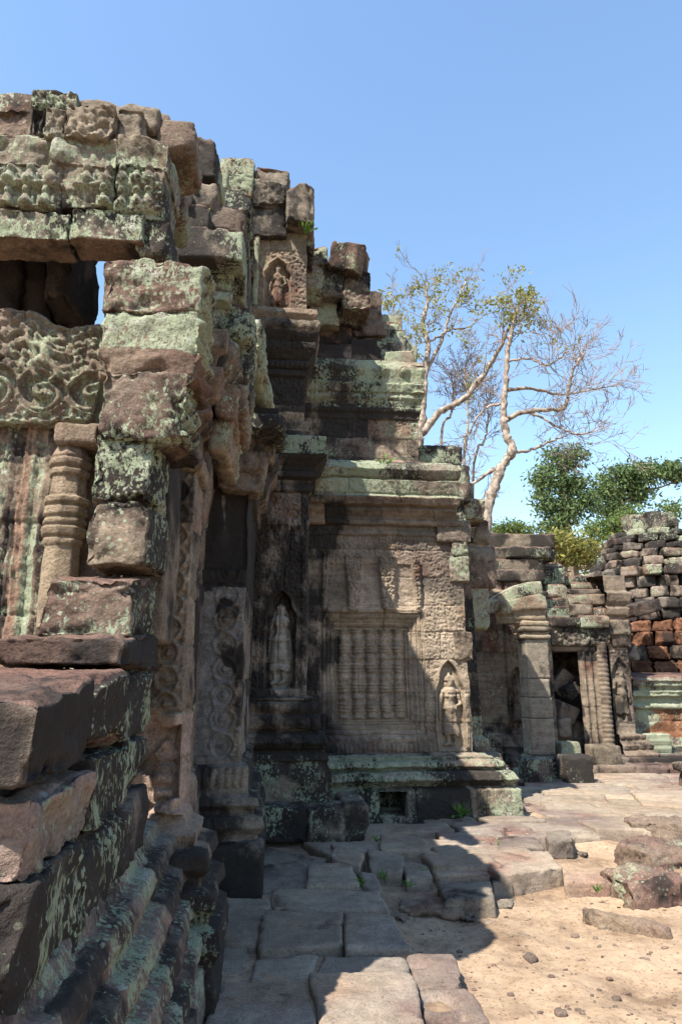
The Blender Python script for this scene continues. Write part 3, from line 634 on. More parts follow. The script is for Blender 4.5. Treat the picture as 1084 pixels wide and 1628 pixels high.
# roof behind, stepping down to the right above the end piers
for a in [(664, 708, 735, 742, 9.75, 1.5, dict(mix=(1.2, .2, 1, 0), lich=.42, dark=.66)), (722, 738, 748, 790, 9.95, 1.2, WARM), (690, 738, 726, 770, 9.8, 1.2, GREY), (733, 790, 778, 828, 9.95, 1.2, WARM), (718, 766, 752, 800, 10.05, 1.0, GREY),
          (742, 862, 790, 935, 10.2, .9, WARM), (752, 826, 779, 864, 10.2, .9, WARM), (735, 905, 778, 1000, 10.25, .6, GREY)]:
    kw = dict(r=.04, rough=.02, cut=.1, cuts=2, res=.04); kw.update(a[6]); block(hall, pst(*a[:6], **kw))
for a in [(694, 826, 749, 862, 8.98, .4, dict(mix=(.6, 1.0, 1.2, 0), lich=.36, dark=.42)), (718, 858, 748, 884, 9.0, .4, dict(mix=(.6, 1.0, 1.2, 0), lich=.38, dark=.42)), (716, 884, 747, 925, 9.0, .4, dict(mix=(.6, 1.0, 1.2, 0), lich=.36, dark=.42)), (722, 1004, 752, 1050, 9.01, .3, dict(mix=(.6, 1.3, 1, 0), lich=.3, dark=.38))]:
    kw = dict(r=.025, rough=.014, cut=.06, cuts=2, res=.02); kw.update(a[6]); kw['relief'] = lambda x, z: floral(x, z, 15, .022, 2); block(hall, pst(*a[:6], **kw))
# foot blocks of the end piers and the ledge in front of the devata bay
for (px0, py0, px1, py1, Y, dy) in [(415, 1284, 490, 1337, 7.52, .45), (488, 1284, 548, 1337, 7.50, .45), (545, 1280, 587, 1335, 7.55, .95)]:
    block(hall, pst(px0, py0, px1, py1 + 6, Y, dy, r=.03, rough=.02, cut=.08, res=.025, mix=(.6, .5, 1.3, 0), lich=.42, dark=.58), 'ledge_stone')
block(hall, pst(790, 1252, 822, 1296, 9.1, .9, r=.05, rough=.02, res=.03, mix=(1, 1, .7, 0), lich=.55, dark=.5), 'plinth_stone')
block(hall, pst(783, 1206, 806, 1228, 9.25, .8, r=.07, rough=.02, res=.03, mix=(1, 1, .7, 0), lich=.55, dark=.5), 'plinth_stone')
block(hall, pst(776, 1226, 810, 1254, 9.2, .8, r=.05, rough=.02, res=.03, mix=(1, 1, .7, 0), lich=.55, dark=.5), 'plinth_stone')
# foot of the second pilaster (dark block at the path)
block(hall, stone(-.62, -.06, 5.83, 6.6, -.1, .36, r=.03, rough=.015, res=.025, mix=(.5, .4, 1.4, 0), lich=.36, dark=.66), 'plinth_stone')
solid(hall, 'light_block_core', [(-1.1, -.70, 4.6, 8.2, 0, 4.6), (-1.1, -.45, 5.9, 8.3, 4.5, 5.9), (-.9, .24, 8.75, 11, 0, 7.2), (.28, 2.30, 9.75, 11.2, 0, 4.4), (.3, 1.95, 9.9, 11.2, 4.3, 6.25), (2.2, 2.85, 9.95, 10.9, 0, 4.5)], M_DARKIN)  # boxes added behind the thin facades to block light

# ================================================================== ENTRANCE PORCH
porch = thing('entrance_porch', 'ruined entrance porch with a stair-like broken wall end, carved lintel and pediment of praying figures', 'porch', (-1.2, 4, 0))
LICH = dict(mix=(1.2, .2, .7, 0), lich=.58, dark=.74); RED = dict(mix=(2.4, .2, .3, 0), lich=.45, dark=.48); BUFF = dict(mix=(1.7, .6, .7, 0), lich=.54, dark=.50)
PNK = dict(mix=(.5, .3, .8, 1.6), lich=.42, dark=.40)
def bulge(s, a=.03):
    def f(y, z): return .7 * a * n2(y, z, 2.2, 3, s) + .010 * n2(y, z, 9, 3, s + 2)
    return f
lower = [  # x0,x1,y0,y1,z0,z1
 (-1.15, -0.576, 1.80, 2.38, 0.808, 1.118, LICH), (-1.15, -0.583, 2.38, 2.99, 0.808, 1.110, LICH), (-1.08, -0.590, 2.99, 3.56, 0.844, 1.118, PNK),
 (-1.15, -0.576, 1.89, 2.46, 1.118, 1.348, PNK), (-1.15, -0.583, 2.46, 3.06, 1.118, 1.341, LICH), (-1.08, -0.598, 3.06, 3.58, 1.118, 1.355, LICH),
 (-1.37, -0.576, 1.81, 2.32, 1.348, 1.611, RED), (-1.22, -0.583, 2.30, 2.95, 1.348, 1.643, RED), (-1.08, -0.605, 2.95, 3.58, 1.355, 1.658, LICH),
 (-1.12, -0.590, 2.87, 3.58, 1.650, 1.816, RED)]
for k, a in enumerate(lower):
    kw = dict(r=.012, rough=.016, cut=.07, cuts=6, res=.013, nmax=60); kw.update(a[6]); red = a[6] is RED
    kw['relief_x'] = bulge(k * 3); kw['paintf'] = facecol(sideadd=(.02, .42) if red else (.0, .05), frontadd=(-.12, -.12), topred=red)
    if red: kw['top'] = .05
    block(porch, stone(*a[:6], **kw), mat=M_STREAK)
upper = [  # pixel rect, Y, depth
 (60, 893, 214, 1012, 3.04, .56, dict(mix=(2.2, .3, .3, 0), lich=.56, dark=.42), .10), (140, 795, 238, 897, 3.20, .40, dict(mix=(1.2, 1.0, .5, 0), lich=.52, dark=.50), .0), (150, 694, 246, 800, 3.20, .40, BUFF, 0),
 (160, 590, 296, 698, 3.17, .47, dict(mix=(1.6, .6, .7, 0), lich=.48, dark=.54), 0), (155, 490, 318, 594, 3.17, .47, dict(mix=(1.6, .7, .4, 0), lich=.55, dark=.48), 0), (156, 411, 326, 495, 3.17, .47, dict(mix=(2.2, .3, .4, 0), lich=.48, dark=.52), 0)]
for k, a in enumerate(upper):
    kw = dict(tone=.42 + .04 * k, r=.011, rough=.017, cut=.045, cuts=7, res=.0115, nmax=64, top=a[7] * .7); kw.update(a[6])
    kw['relief_x'] = (lambda y, z: .022 * np.sin(z * 62) + .025 * n2(y, z, 3, 3, 5)) if k >= 3 else bulge(k + 40)
    kw['relief'] = (lambda s: lambda x, z: .018 * n2(x, z, 2.5, 4, s) + .008 * n2(x, z, 14, 3, s + 3))(k)
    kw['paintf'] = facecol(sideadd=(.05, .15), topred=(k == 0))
    if k == 4:
        def pf(d, q):
            m = (q[:, 1] < -.9) & (q[:, 2] > -.2); d['lich'] += .22 * m; b = (q[:, 2] < -.3); d['lich'] -= .3 * b; d['dark'] -= .2 * b
        kw['paintf'] = pf
    block(porch, pst(*a[:6], **kw))
block(porch, pst(84, 668, 166, 704, 3.42, .36, r=.03, rough=.014, res=.02, mix=(.8, 1.0, 1, 0), lich=.28, dark=.44))
block(porch, pst(118, 690, 268, 1020, 3.66, .5, r=.02, rough=.014, res=.03, mix=(1, 1.2, .6, 0), lich=.3, dark=.5), 'jamb_return')
# plinth mouldings along the outer side of the porch (a pier whose front is the hidden broken end)
profP = [(-.05, .32), (.22, .31), (.24, .27), (.28, .27), (.30, .30), (.36, .29), (.39, .22), (.42, .22), (.44, .25), (.51, .23), (.53, .16), (.57, .16), (.59, .19), (.65, .17), (.67, .10), (.70, .10), (.74, .12), (.79, .10), (.81, .04), (.86, .02), (.88, -.1)]
def pl_side(y, z): return .006 * n2(y, z, 7, 3, 3) - .03 * np.clip(n2(y, z, 2.2, 3, 8) - .25, 0, 1)
pier(porch, 'plinth', -1.1, -.615, 1.7, 4.15, profP, .012, None, pl_side, courses=(.23, .52, .80), seed=21, mix=(.5, .2, 1.2, .35), lich=.45, dark=.50, sres=.022)
# door: fluted jamb, colonette, lintel
YD = 3.64
jx0, jx1 = xY(-60, YD), xY(86, YD, 800)
def jamb(u, z):
    t = (u - jx0) / (jx1 - jx0); st = np.floor(t * 12); f = t * 12 - st
    return .020 * np.abs(np.sin(st * 2.1)) + .014 * sstep(.08, .2, f) * sstep(.95, .8, f)
def jamb_paint(d, P):
    x, y, z = P.T; t = (x - jx0) / (jx1 - jx0) * 7; g = (np.floor(t) % 3 == 2) & (z < 2.85); d['lich'] += np.where(g, .18, -.05); d['dark'] += .14 * ((np.floor(t) % 3 == 0) * (z < 4)) + .3 * (z > 2.72)
    b = (np.floor(t) % 3 == 1); d['Col'][b] = d['Col'][b] * .4 + .6 * np.array((.33, .2, .14))
pier(porch, 'door_frame', jx0, jx1, YD, 4.1, [(.5, .02), (.9, .02), (.92, 0), (3.05, 0), (3.07, -.2)], .011, jamb, None, courses=(1.45, 1.92, 2.4, 2.77), seed=22, mix=(.8, 1.5, .6, .4), lich=.46, dark=.34, paintf=jamb_paint)
def lathe(parent, name, cx, cy, prof, n=8, res=.008, sides=True, jit=.003, seed=3, tilt=0, mat=None, **pk):
    Z, Rr = rows_of(prof, res); m = 48; th = np.linspace(0, 2 * math.pi, m, endpoint=False); T, Zg = np.meshgrid(th, Z); Rg = np.repeat(Rr[:, None], m, 1)
    if sides: Rg = Rg * math.cos(math.pi / n) / np.cos((T % (2 * math.pi / n)) - math.pi / n)
    P = np.stack([(cx + Rg * np.cos(T) + tilt * (Zg - Z[0])).ravel(), (cy + Rg * np.sin(T)).ravel(), Zg.ravel()], 1)
    P += jit * np.stack([fbm(P * 7, 3, seed), fbm(P * 7, 3, seed + 1), fbm(P * 7, 3, seed + 2)], 1) * 1.6
    i = np.arange(len(P)).reshape(len(Z), m); j = np.roll(i, -1, 1)
    F = np.stack([i[:-1].ravel(), j[:-1].ravel(), j[1:].ravel(), i[1:].ravel()], 1)
    C, l, k = paint(P, np.full(len(P), .5), **pk); return make_mesh(name, P, F, mat or M_ST, parent, dict(Col=C, lich=l, dark=k))
YC = 3.50; ccx = xY(104, YC, 790); z0c = zY(905, YC, 104); z1c = zY(704, YC, 104); rc = .097
def ringz(*a):
    out = []
    for (py, rr) in a: out.append((zY(py, YC, 104), rc * rr))
    return sorted(out)
lathe(porch, 'colonette', ccx, YC + .04, [(1.85, rc * .95)] + ringz((893, .95), (868, .92), (866, 1.02), (858, 1.06), (855, .92), (851, 1.12), (840, 1.20), (836, .98), (832, 1.12), (827, 1.12), (823, .98), (818, 1.14), (808, 1.14), (804, .98), (800, 1.18), (793, 1.2), (789, .95),
      (784, .98), (758, .9), (756, 1.04), (748, 1.08), (745, .92), (740, 1.12), (733, 1.14), (730, .98), (726, 1.06), (716, .88), (706, .70), (705, .1)), mix=(.5, 2.2, .1, .3), lich=.22, dark=.22, tilt=.0)
YL = 3.54; lx0, lx1 = xY(-40, YL, 580), xY(161, YL, 580); lz0, lz1 = zY(672, YL, 80), zY(488, YL, 20)
def lintel_relief(x, z):
    q = .72; z_ = (z - lz0) / q; x = x / q; d = np.zeros(x.shape); c0 = xY(70, YL, 620) / q; z = z / q
    P_ = .36
    u = (x - c0 + P_ / 2) % P_ - P_ / 2; r = np.hypot(u, z_ - .27); th = np.arctan2(z_ - .27, u)
    d = np.where(r < .18, -.045 + .05 * np.clip(np.cos((r / .18 * 1.6 + th / 6.283) * 6.283), 0, 1) + .05 * np.sqrt(np.clip(1 - (r / .075) ** 2, 0, 1)), .0)
    d = d + .035 * ridge(r - .185, .016)
    up = (z_ > .42); fl = floral(x, z, 11, .055, 4); d = d + np.where(up & (r > .2), fl, 0) + np.where((r > .2) & ~up, .6 * floral(x, z, 15, .05, 8), 0)
    # dancing figure above the scroll
    fx = x - c0; fz = z_ - .44
    fig = cap2(fx, fz, (0, .10), (0, .22), .05, .045) + cap2(fx, fz, (0, .28), (0, .285), .04, .035)
    for s in (-1, 1):
        fig = np.maximum(fig, cap2(fx, fz, (s * .03, .1), (s * .11, .02), .035, .026)); fig = np.maximum(fig, cap2(fx, fz, (s * .11, .02), (s * .05, -.06), .026, .02))
        fig = np.maximum(fig, cap2(fx, fz, (s * .05, .21), (s * .14, .20), .022, .017)); fig = np.maximum(fig, cap2(fx, fz, (s * .14, .20), (s * .15, .30), .017, .012))
    return q * np.where(fig > .004, fig * .9 + .02, d)
def lint_paint(d, q):
    V = d['V']; top = sstep(.15, .45, V[:, 2] - (lz1 - .36) - .2 * vnoise(V * 4, 4)); d['Col'] = d['Col'] * (1 - .6 * top[:, None]) + .6 * top[:, None] * np.array((.19, .10, .08)); d['lich'] -= .10 * top
def lint_warp(P, q):
    t = sstep(.55, .95, (P[:, 0] - lx0) / (lx1 - lx0)); up = np.clip((P[:, 2] - lz0) / (lz1 - lz0), 0, 1); P[:, 2] -= up * (.115 * sstep(.35, .75, (P[:, 0] - lx0) / (lx1 - lx0)) - .05 * t); return P
block(porch, stone(lx0, lx1, YL, YL + .36, lz0, lz1, r=.02, rough=.014, cut=.06, cuts=2, res=.0095, nmax=130, relief=lintel_relief, warp=lint_warp, paintf=lint_paint, mix=(.9, .8, .8, 0), lich=.60, dark=.34, tone=.55), 'lintel')
# pediment: courses of carved blocks in one plane
YPd = 3.30
def heads(x, z):
    d = np.zeros(x.shape)
    for (py, xs) in ((277, (-20, 15, 48, 82, 138, 172, 195, 217, 236)), (314, (-16, 12, 40, 72, 165, 192, 217, 235))):
        for px in xs:
            cx, _, cz = onY(px, py, YPd); u, w = (x - cx) / .62, (z - cz) / .62
            f = cap2(u, w, (0, -.045), (0, .01), .065, .045); f = np.maximum(f, cap2(u, w, (0, .075), (0, .085), .036, .034) + .012 * (np.hypot(u, w - .08) < .04)); f = np.maximum(f, cap2(u, w, (0, .12), (0, .145), .022, .006))
            for s in (-1, 1):
                f = np.maximum(f, cap2(u, w, (s * .058, .02), (s * .062, -.04), .022, .018)); f = np.maximum(f, cap2(u, w, (s * .062, -.04), (s * .012, .0), .02, .014)); f = np.maximum(f, cap2(u, w, (s * .085, -.09), (0, -.095), .035, .035))
            d = np.maximum(d, f * 1.0)
    cz = zY(300, YPd, 150); return d + .018 * ridge(z - zY(298, YPd, 150), .02) + .006 * n2(x, z, 9, 3, 6)
def soft(s, a=.04): return lambda x, z: a * n2(x, z, 3.2, 4, s) + .012 * n2(x, z, 13, 3, s + 5)
ped_rows = [
 (-60, 331, 110, 377, 0, GRN, 'striae'), (108, 331, 228, 380, 0, GRN, 'striae'), (206, 345, 270, 407, .05, GREY, None),
 (-60, 258, 100, 333, .04, GRN, 'heads'), (98, 258, 185, 333, .04, GRN, 'heads'), (183, 262, 262, 348, .04, GRN, 'heads'),
 (-60, 214, 82, 261, .02, GRN, 'soft'), (80, 216, 187, 262, .0, GRN, 'soft'), (186, 218, 270, 266, .02, GRN, 'soft'),
 (-60, 172, 50, 216, .12, WARM, 'soft'), (48, 172, 70, 217, .12, WARM, 'soft'), (66, 170, 104, 218, -.02, GRN, 'carv'), (101, 166, 185, 218, -.02, WARM, 'carv'), (184, 172, 230, 224, .05, WARM, 'soft'),
 (50, 143, 124, 174, .18, GRN, 'carv'), (122, 154, 188, 182, .25, WARM, None), (180, 160, 252, 206, .2, WARM, None), (246, 188, 312, 240, .25, WARM, None)]
for k, (a, b, c, d_, off, kw0, rel) in enumerate(ped_rows):
    kw = dict(tone=.38 + .22 * ((k * 7) % 5) / 4, r=.010, rough=.012, cut=.05, cuts=2, res=.010, nmax=100); kw.update(kw0)
    if kw0 is GRN: kw['lich'] = .70; kw['paintf'] = facecol(frontadd=(.06, -.12))
    if rel == 'heads': kw['relief'] = heads; kw['res'] = .0058
    elif rel == 'soft': kw['relief'] = soft(k)
    elif rel == 'carv': kw['relief'] = ped(k)
    elif rel == 'striae': kw['relief'] = lambda x, z: .003 * np.sin(x * 240 + z * 20) + .015 * n2(x, z, 5, 3, 2)
    else: kw.update(r=.036, cut=.10, res=.02)
    dep = .22 if rel == 'striae' else .42; off = off * .72
    if rel == 'striae':
        def pf(d, q):
            m = q[:, 2] < -.98; d['Col'][m] = np.array((.20, .14, .10)); d['lich'][m] -= .5; d['dark'][m] -= .1
        kw['paintf'] = pf
    dd = pst(a, b, c, d_, YPd + off, dep, **kw); block(porch, dd, 'pediment_block')
# inner vault stones seen through the gap, and roof stones that carry the crown
for k in range(7):
    x = -2.6 + .173 * k + (.0 if k < 8 else -.04)
    block(porch, stone(x, x + .195, 4.1 + .04 * (k % 3), 4.7, 3.87 - .04 * (k % 2) + .09 * (k > 5), 4.7, r=.03, rough=.04, cut=.1, cuts=3, res=.04, mix=(1.6, .5, .5, 0), lich=.12, dark=.62), 'vault_stone')
block(porch, stone(-3.0, -.72, 3.55, 3.78, 4.2, 4.88, r=.04, rough=.03, res=.08, **WARM), 'vault_stone')
block(porch, stone(-3.0, -.70, 3.5, 4.6, 4.72, 4.98, r=.04, rough=.03, res=.08, **WARM), 'roof_slab')
block(porch, stone(-4.0, -1.45, 5.5, 5.95, 4.3, 4.75, r=.05, rough=.03, res=.08, **WARM), 'vault_stone') if False else None
# ================================================================== GROUND
def build_ground():
    rg = np.random.default_rng(5)
    def gh(X, Y):
        P = np.stack([X.ravel(), Y.ravel(), np.zeros(X.size)], 1)
        near = np.clip(1 - (np.hypot(X, Y - 6) - 8) / 12, 0, 1); pm = sstep(.16, -.06, X - (.80 + .10 * (5.5 - Y))) * sstep(7.2, 6.2, Y)
        pm = np.maximum(pm, sstep(7.3, 7.9, Y) * sstep(16, 13, Y) * sstep(14, 9, X))
        h = -.105 + .05 * pm + (.05 * fbm(P * .55, 3, 2) + .022 * fbm(P * 2.3, 4, 3) + .010 * fbm(P * 9, 3, 4) + .006 * np.clip(fbm(P * 26, 2, 8), 0, 1)).reshape(X.shape) * near
        far = np.clip((Y - 13) / 30, 0, 1); return h + far * .3
    gx = np.concatenate([np.linspace(-400, -8, 14)[:-1], np.linspace(-8, -.6, 24)[:-1], np.linspace(-.6, 7, 420), np.linspace(7, 16, 60)[1:], np.linspace(16, 400, 14)[1:]])
    gy = np.concatenate([np.linspace(-60, 1.5, 10)[:-1], np.linspace(1.5, 9, 420), np.linspace(9, 16, 90)[1:], np.linspace(16, 600, 18)[1:]])
    X, Y = np.meshgrid(gx, gy); Z = gh(X, Y)
    i = np.arange(X.size).reshape(X.shape); F = np.stack([i[:-1, :-1].ravel(), i[:-1, 1:].ravel(), i[1:, 1:].ravel(), i[1:, :-1].ravel()], 1)
    m = bpy.data.materials.new("sandy_earth"); m.use_nodes = True; nt = m.node_tree; N = nt.nodes; L = nt.links; b = N["Principled BSDF"]
    b.inputs["Roughness"].default_value = .95; b.inputs["Specular IOR Level"].default_value = .1
    g = N.new("ShaderNodeNewGeometry")
    def nz(sc, det=6, ro=.65):
        n = N.new("ShaderNodeTexNoise"); n.inputs["Scale"].default_value = sc; n.inputs["Detail"].default_value = det; n.inputs["Roughness"].default_value = ro; L.new(g.outputs["Position"], n.inputs["Vector"]); return n.outputs[0]
    r = N.new("ShaderNodeValToRGB"); e = r.color_ramp.elements; e[0].position = .36; e[0].color = (.155, .106, .072, 1); e[1].position = .60; e[1].color = (.31, .232, .163, 1)
    x = e.new(.5); x.color = (.272, .2, .138, 1); L.new(nz(1.6, 8, .7), r.inputs[0])
    r2 = N.new("ShaderNodeValToRGB"); r2.color_ramp.elements[0].position = .36; r2.color_ramp.elements[0].color = (.42, .38, .34, 1); r2.color_ramp.elements[1].position = .47; r2.color_ramp.elements[1].color = (1, 1, 1, 1)
    L.new(nz(34, 5, .75), r2.inputs[0])
    mx = N.new("ShaderNodeMix"); mx.data_type = 'RGBA'; mx.blend_type = 'MULTIPLY'; mx.inputs[0].default_value = .75; L.new(r.outputs[0], mx.inputs[6]); L.new(r2.outputs[0], mx.inputs[7]); L.new(mx.outputs[2], b.inputs["Base Color"])
    bp = N.new("ShaderNodeBump"); bp.inputs["Strength"].default_value = .5; bp.inputs["Distance"].default_value = .02; L.new(nz(45, 6, .75), bp.inputs["Height"]); L.new(bp.outputs[0], b.inputs["Normal"])
    o = make_mesh('ground', np.stack([X.ravel(), Y.ravel(), Z.ravel()], 1), F, m); o['kind'] = 'structure'; return gh
gh = build_ground()
def gz(x, y): return float(gh(np.array([[x]]), np.array([[y]]))[0, 0])
# paving
def slab(quad, z=0.0, th=.22, tilt=(0, 0), **k):
    """quad: corners TL,TR,BR,BL in world xy"""
    q = np.array(quad, float); TL, TR, BR, BL = q; c = q.mean(0)
    w = max(np.linalg.norm(TR - TL), np.linalg.norm(BR - BL)); h = max(np.linalg.norm(TL - BL), np.linalg.norm(TR - BR))
    def warp(P, qq):
        s = np.clip((P[:, 0] / w) + .5, -.05, 1.05)[:, None]; t = np.clip((P[:, 1] / h) + .5, -.05, 1.05)[:, None]
        xy = (1 - t) * ((1 - s) * BL + s * BR) + t * ((1 - s) * TL + s * TR)
        jit = .02 * np.stack([vnoise(np.c_[xy * 3.1, P[:, 2] * 0]), vnoise(np.c_[xy * 3.1 + 9, P[:, 2] * 0])], 1)
        xy = xy + jit; zz = P[:, 2] + tilt[0] * (xy[:, 0] - c[0]) + tilt[1] * (xy[:, 1] - c[1]); return np.c_[xy, zz]
    kw = dict(r=.013, rough=.008, cut=.06, cuts=2, res=.024, mix=(.25, 1.2, 1.5, .08), lich=.14, dark=.20); kw.update(k)
    d = stone(-w / 2, w / 2, -h / 2, h / 2, z - th, z, warp=warp, **kw); d['Col'] = d['Col'] * 1.32; return d
path = Acc(); rgp = np.random.default_rng(77)
def pq(*c, z=0.0): return [onZ(px, py, z)[:2] for px, py in c]
near = [((434, 1412), (603, 1417), (623, 1450), (430, 1447)), ((420, 1452), (543, 1456), (545, 1508), (410, 1516)), ((545, 1454), (622, 1457), (654, 1511), (547, 1514)),
 ((400, 1521), (506, 1515), (494, 1556), (398, 1560)), ((509, 1518), (645, 1521), (652, 1549), (500, 1550)), ((494, 1552), (658, 1552), (684, 1660), (508, 1660)), ((345, 1565), (491, 1563), (505, 1660), (322, 1660)),
 ((642, 1513), (716, 1513), (746, 1562), (664, 1564)), ((663, 1566), (745, 1563), (800, 1660), (690, 1660)), ((351, 1423), (431, 1426), (411, 1500), (346, 1500)), ((346, 1500), (398, 1500), (395, 1564), (338, 1564)),
 ((412, 1339), (521, 1362), (488, 1410), (414, 1412)), ((525, 1346), (582, 1362), (574, 1384), (530, 1375)), ((493, 1378), (560, 1374), (572, 1410), (489, 1412)), ((572, 1384), (600, 1388), (612, 1418), (575, 1412)),
 ((480, 1338), (600, 1336), (612, 1350), (520, 1358)), ((586, 1352), (645, 1362), (640, 1390), (588, 1388)), ((604, 1331), (672, 1335), (688, 1354), (606, 1355))]
for k, c in enumerate(near):
    z = [.01, .03, .02, .0, .0, .035, .02, -.005, -.01, .0, -.01, -.02, .03, .02, .0, .0, .02, .03][k]
    hole = None
    kw = dict(seed=300 + k, tone=.25 + .5 * rgp.random(), tilt=tuple(rgp.uniform(-.015, .015, 2)))
    if k in (7, 8): kw.update(mix=(.5, 1.3, 1.0, .2), res=.02)
    d = slab(pq(*c), z=z, **kw)
    if k in (7, 8):                     # worn sockets in the kerb stones
        for (hx, hy, rx) in ((665, 1528, .07), (700, 1585, .085), (735, 1612, .03)):
            h0 = onZ(hx, hy, 0); rr = np.hypot(d['V'][:, 0] - h0[0], d['V'][:, 1] - h0[1]); d['V'][:, 2] -= .05 * np.exp(-(rr / rx) ** 4) * (d['V'][:, 2] > -.08)
    path.add(d)
# rows of old slabs running back to the gallery
pth = [(604, 1325), (640, 1352), (690, 1358), (760, 1400), (800, 1390), (850, 1362), (930, 1330), (1010, 1322), (1100, 1290), (1400, 1260), (1400, 1216), (1000, 1216), (800, 1205), (760, 1290), (604, 1310)]
poly = np.array([onZ(px, py, 0)[:2] for px, py in pth])
def inside(p):
    c = False
    for (ax, ay), (bx, by) in zip(poly, np.roll(poly, -1, 0)):
        if (ay > p[1]) != (by > p[1]) and p[0] < (bx - ax) * (p[1] - ay) / (by - ay) + ax: c = not c
    return c
y = 6.2; ri = 0
while y < 13.6:
    hgt = rgp.uniform(.30, .52); x = -.2 + rgp.uniform(-.4, 0); sk = .10
    while x < 11:
        w = rgp.uniform(.55, 1.35)
        cen = (x + w / 2, y + hgt / 2 - sk * (x - 3))
        if inside(cen):
            g = .012; j = lambda: rgp.uniform(-.05, .05)
            yy = lambda xx, b: y + b * hgt - sk * (xx - 3)
            quad = [(x + g + j(), yy(x, 1) - g + j() * .6), (x + w - g + j(), yy(x + w, 1) - g + j() * .6), (x + w - g + j(), yy(x + w, 0) + g + j() * .6), (x + g + j(), yy(x, 0) + g + j() * .6)]
            path.add(slab(quad, z=.0 + rgp.uniform(-.015, .025) + .008 * max(0, 9 - y), th=.24, tilt=tuple(rgp.uniform(-.02, .02, 2)), res=.035 if y < 9 else .07, r=.016, cut=.08, mix=(.3, 1.5, 1.2, .12), tone=rgp.uniform(.25, .8), dark=.17))
        x += w
    y += hgt; ri += 1
po = path.build('path', None, M_PAVE); po['kind'] = 'structure'

# ================================================================== LOOSE STONES (each a thing)
G1 = 'kerb stones along the edge of the sandy patch'
def kerb(c, z, th, label, **k):
    d = slab(pq(*c, z=z), z=z, th=th, **{**dict(mix=(.5, 1.1, 1.2, .2), lich=.14, dark=.28, r=.014, rough=.012), **k}); return single('kerb_stone', d, label, 'kerb stone', G1, M_PAVE)
kerb(((674, 1350), (735, 1357), (780, 1388), (693, 1390)), .0, .2, 'thick grey kerb slab in the shade, above a pitted slab lying on the sand')
kerb(((695, 1399), (776, 1401), (790, 1430), (706, 1430)), -.02, .2, 'low pitted grey slab in shade, lying in front of the thick kerb slab')
kerb(((636, 1372), (672, 1370), (691, 1394), (648, 1397)), .0, .2, 'upright broken stub of grey stone between the paving slabs and weeds')
kerb(((792, 1330), (850, 1328), (868, 1344), (786, 1352)), .02, .2, 'sunlit buff kerb slab with a straight front edge, left of the gap stone')
kerb(((868, 1322), (905, 1318), (914, 1336), (872, 1338)), .03, .2, 'small rounded sunlit kerb stone with dark front beside a tuft of weeds')
kerb(((745, 1358), (868, 1352), (895, 1378), (790, 1392)), .02, .2, 'broad sunlit slab with a curved worn edge bordering the sand')
kerb(((893, 1382), (968, 1388), (968, 1402), (896, 1400)), .0, .22, 'long dark kerb stone half sunk in sand, touching the split boulder')
kerb(((770, 1384), (800, 1386), (812, 1402), (780, 1404)), -.03, .14, 'smallest kerb fragment, sunlit, at the tip of the building shadow')
G2 = 'big rough boulders beside the path'
def boulder(x0, x1, y0, y1, z0, z1, **k):
    return stone(x0, x1, y0, y1, z0, z1, **{**dict(r=.09, rough=.045, cut=.22, cuts=7, res=.022, nmax=70, mix=(1.5, .9, .6, .4), lich=.34, dark=.32), **k})
single('boulder', boulder(2.62, 3.5, 5.55, 6.05, -.22, .08, rot=(.03, -.09, -.05), r=.12, seed=901), 'split reddish boulder with pale lichen spots, touching the end of the dark kerb', 'boulder', G2)
single('boulder', boulder(3.35, 4.4, 6.6, 7.15, -.25, .06, rot=(.03, -.04, -.1), r=.12, seed=905, lich=.44), 'smooth purplish boulder with a green lichen side, behind the split boulder', 'boulder', G2)
single('fallen_beam', boulder(3.95, 4.9, 7.6, 8.0, -.2, .08, rot=(0, .02, -.3), r=.03, seed=911, cut=.12, cuts=3), 'squared brown stone beam lying on its side at the path edge behind the boulders', 'stone beam')
single('fallen_beam', slab(pq((1000, 1262), (1090, 1262), (1110, 1290), (1020, 1284)), z=.05, th=.2, mix=(.4, 1.4, .8, .2), lich=.1, dark=.3), 'flat pale sunlit stone slab propped up on the path near the corbelled post', 'stone slab', None, M_PAVE)
a, b = onZ(926, 1452, -.1), onZ(1072, 1486, -.1)
ang = math.atan2(b[1] - a[1], b[0] - a[0]); Ln = math.hypot(b[0] - a[0], b[1] - a[1]); cx, cy = (a[0] + b[0]) / 2, (a[1] + b[1]) / 2
single('fallen_beam', stone(cx - Ln / 2, cx + Ln / 2, cy - .06, cy + .06, -.2, -.055, rot=(0, 0, ang), r=.03, rough=.02, res=.02, cut=.08, cuts=4, mix=(1, .8, .9, 0), lich=.1, dark=.4), 'long narrow stone bar half buried in the sunlit sand', 'stone bar')
G3 = 'rubble lying in the sand by the shadow edge'
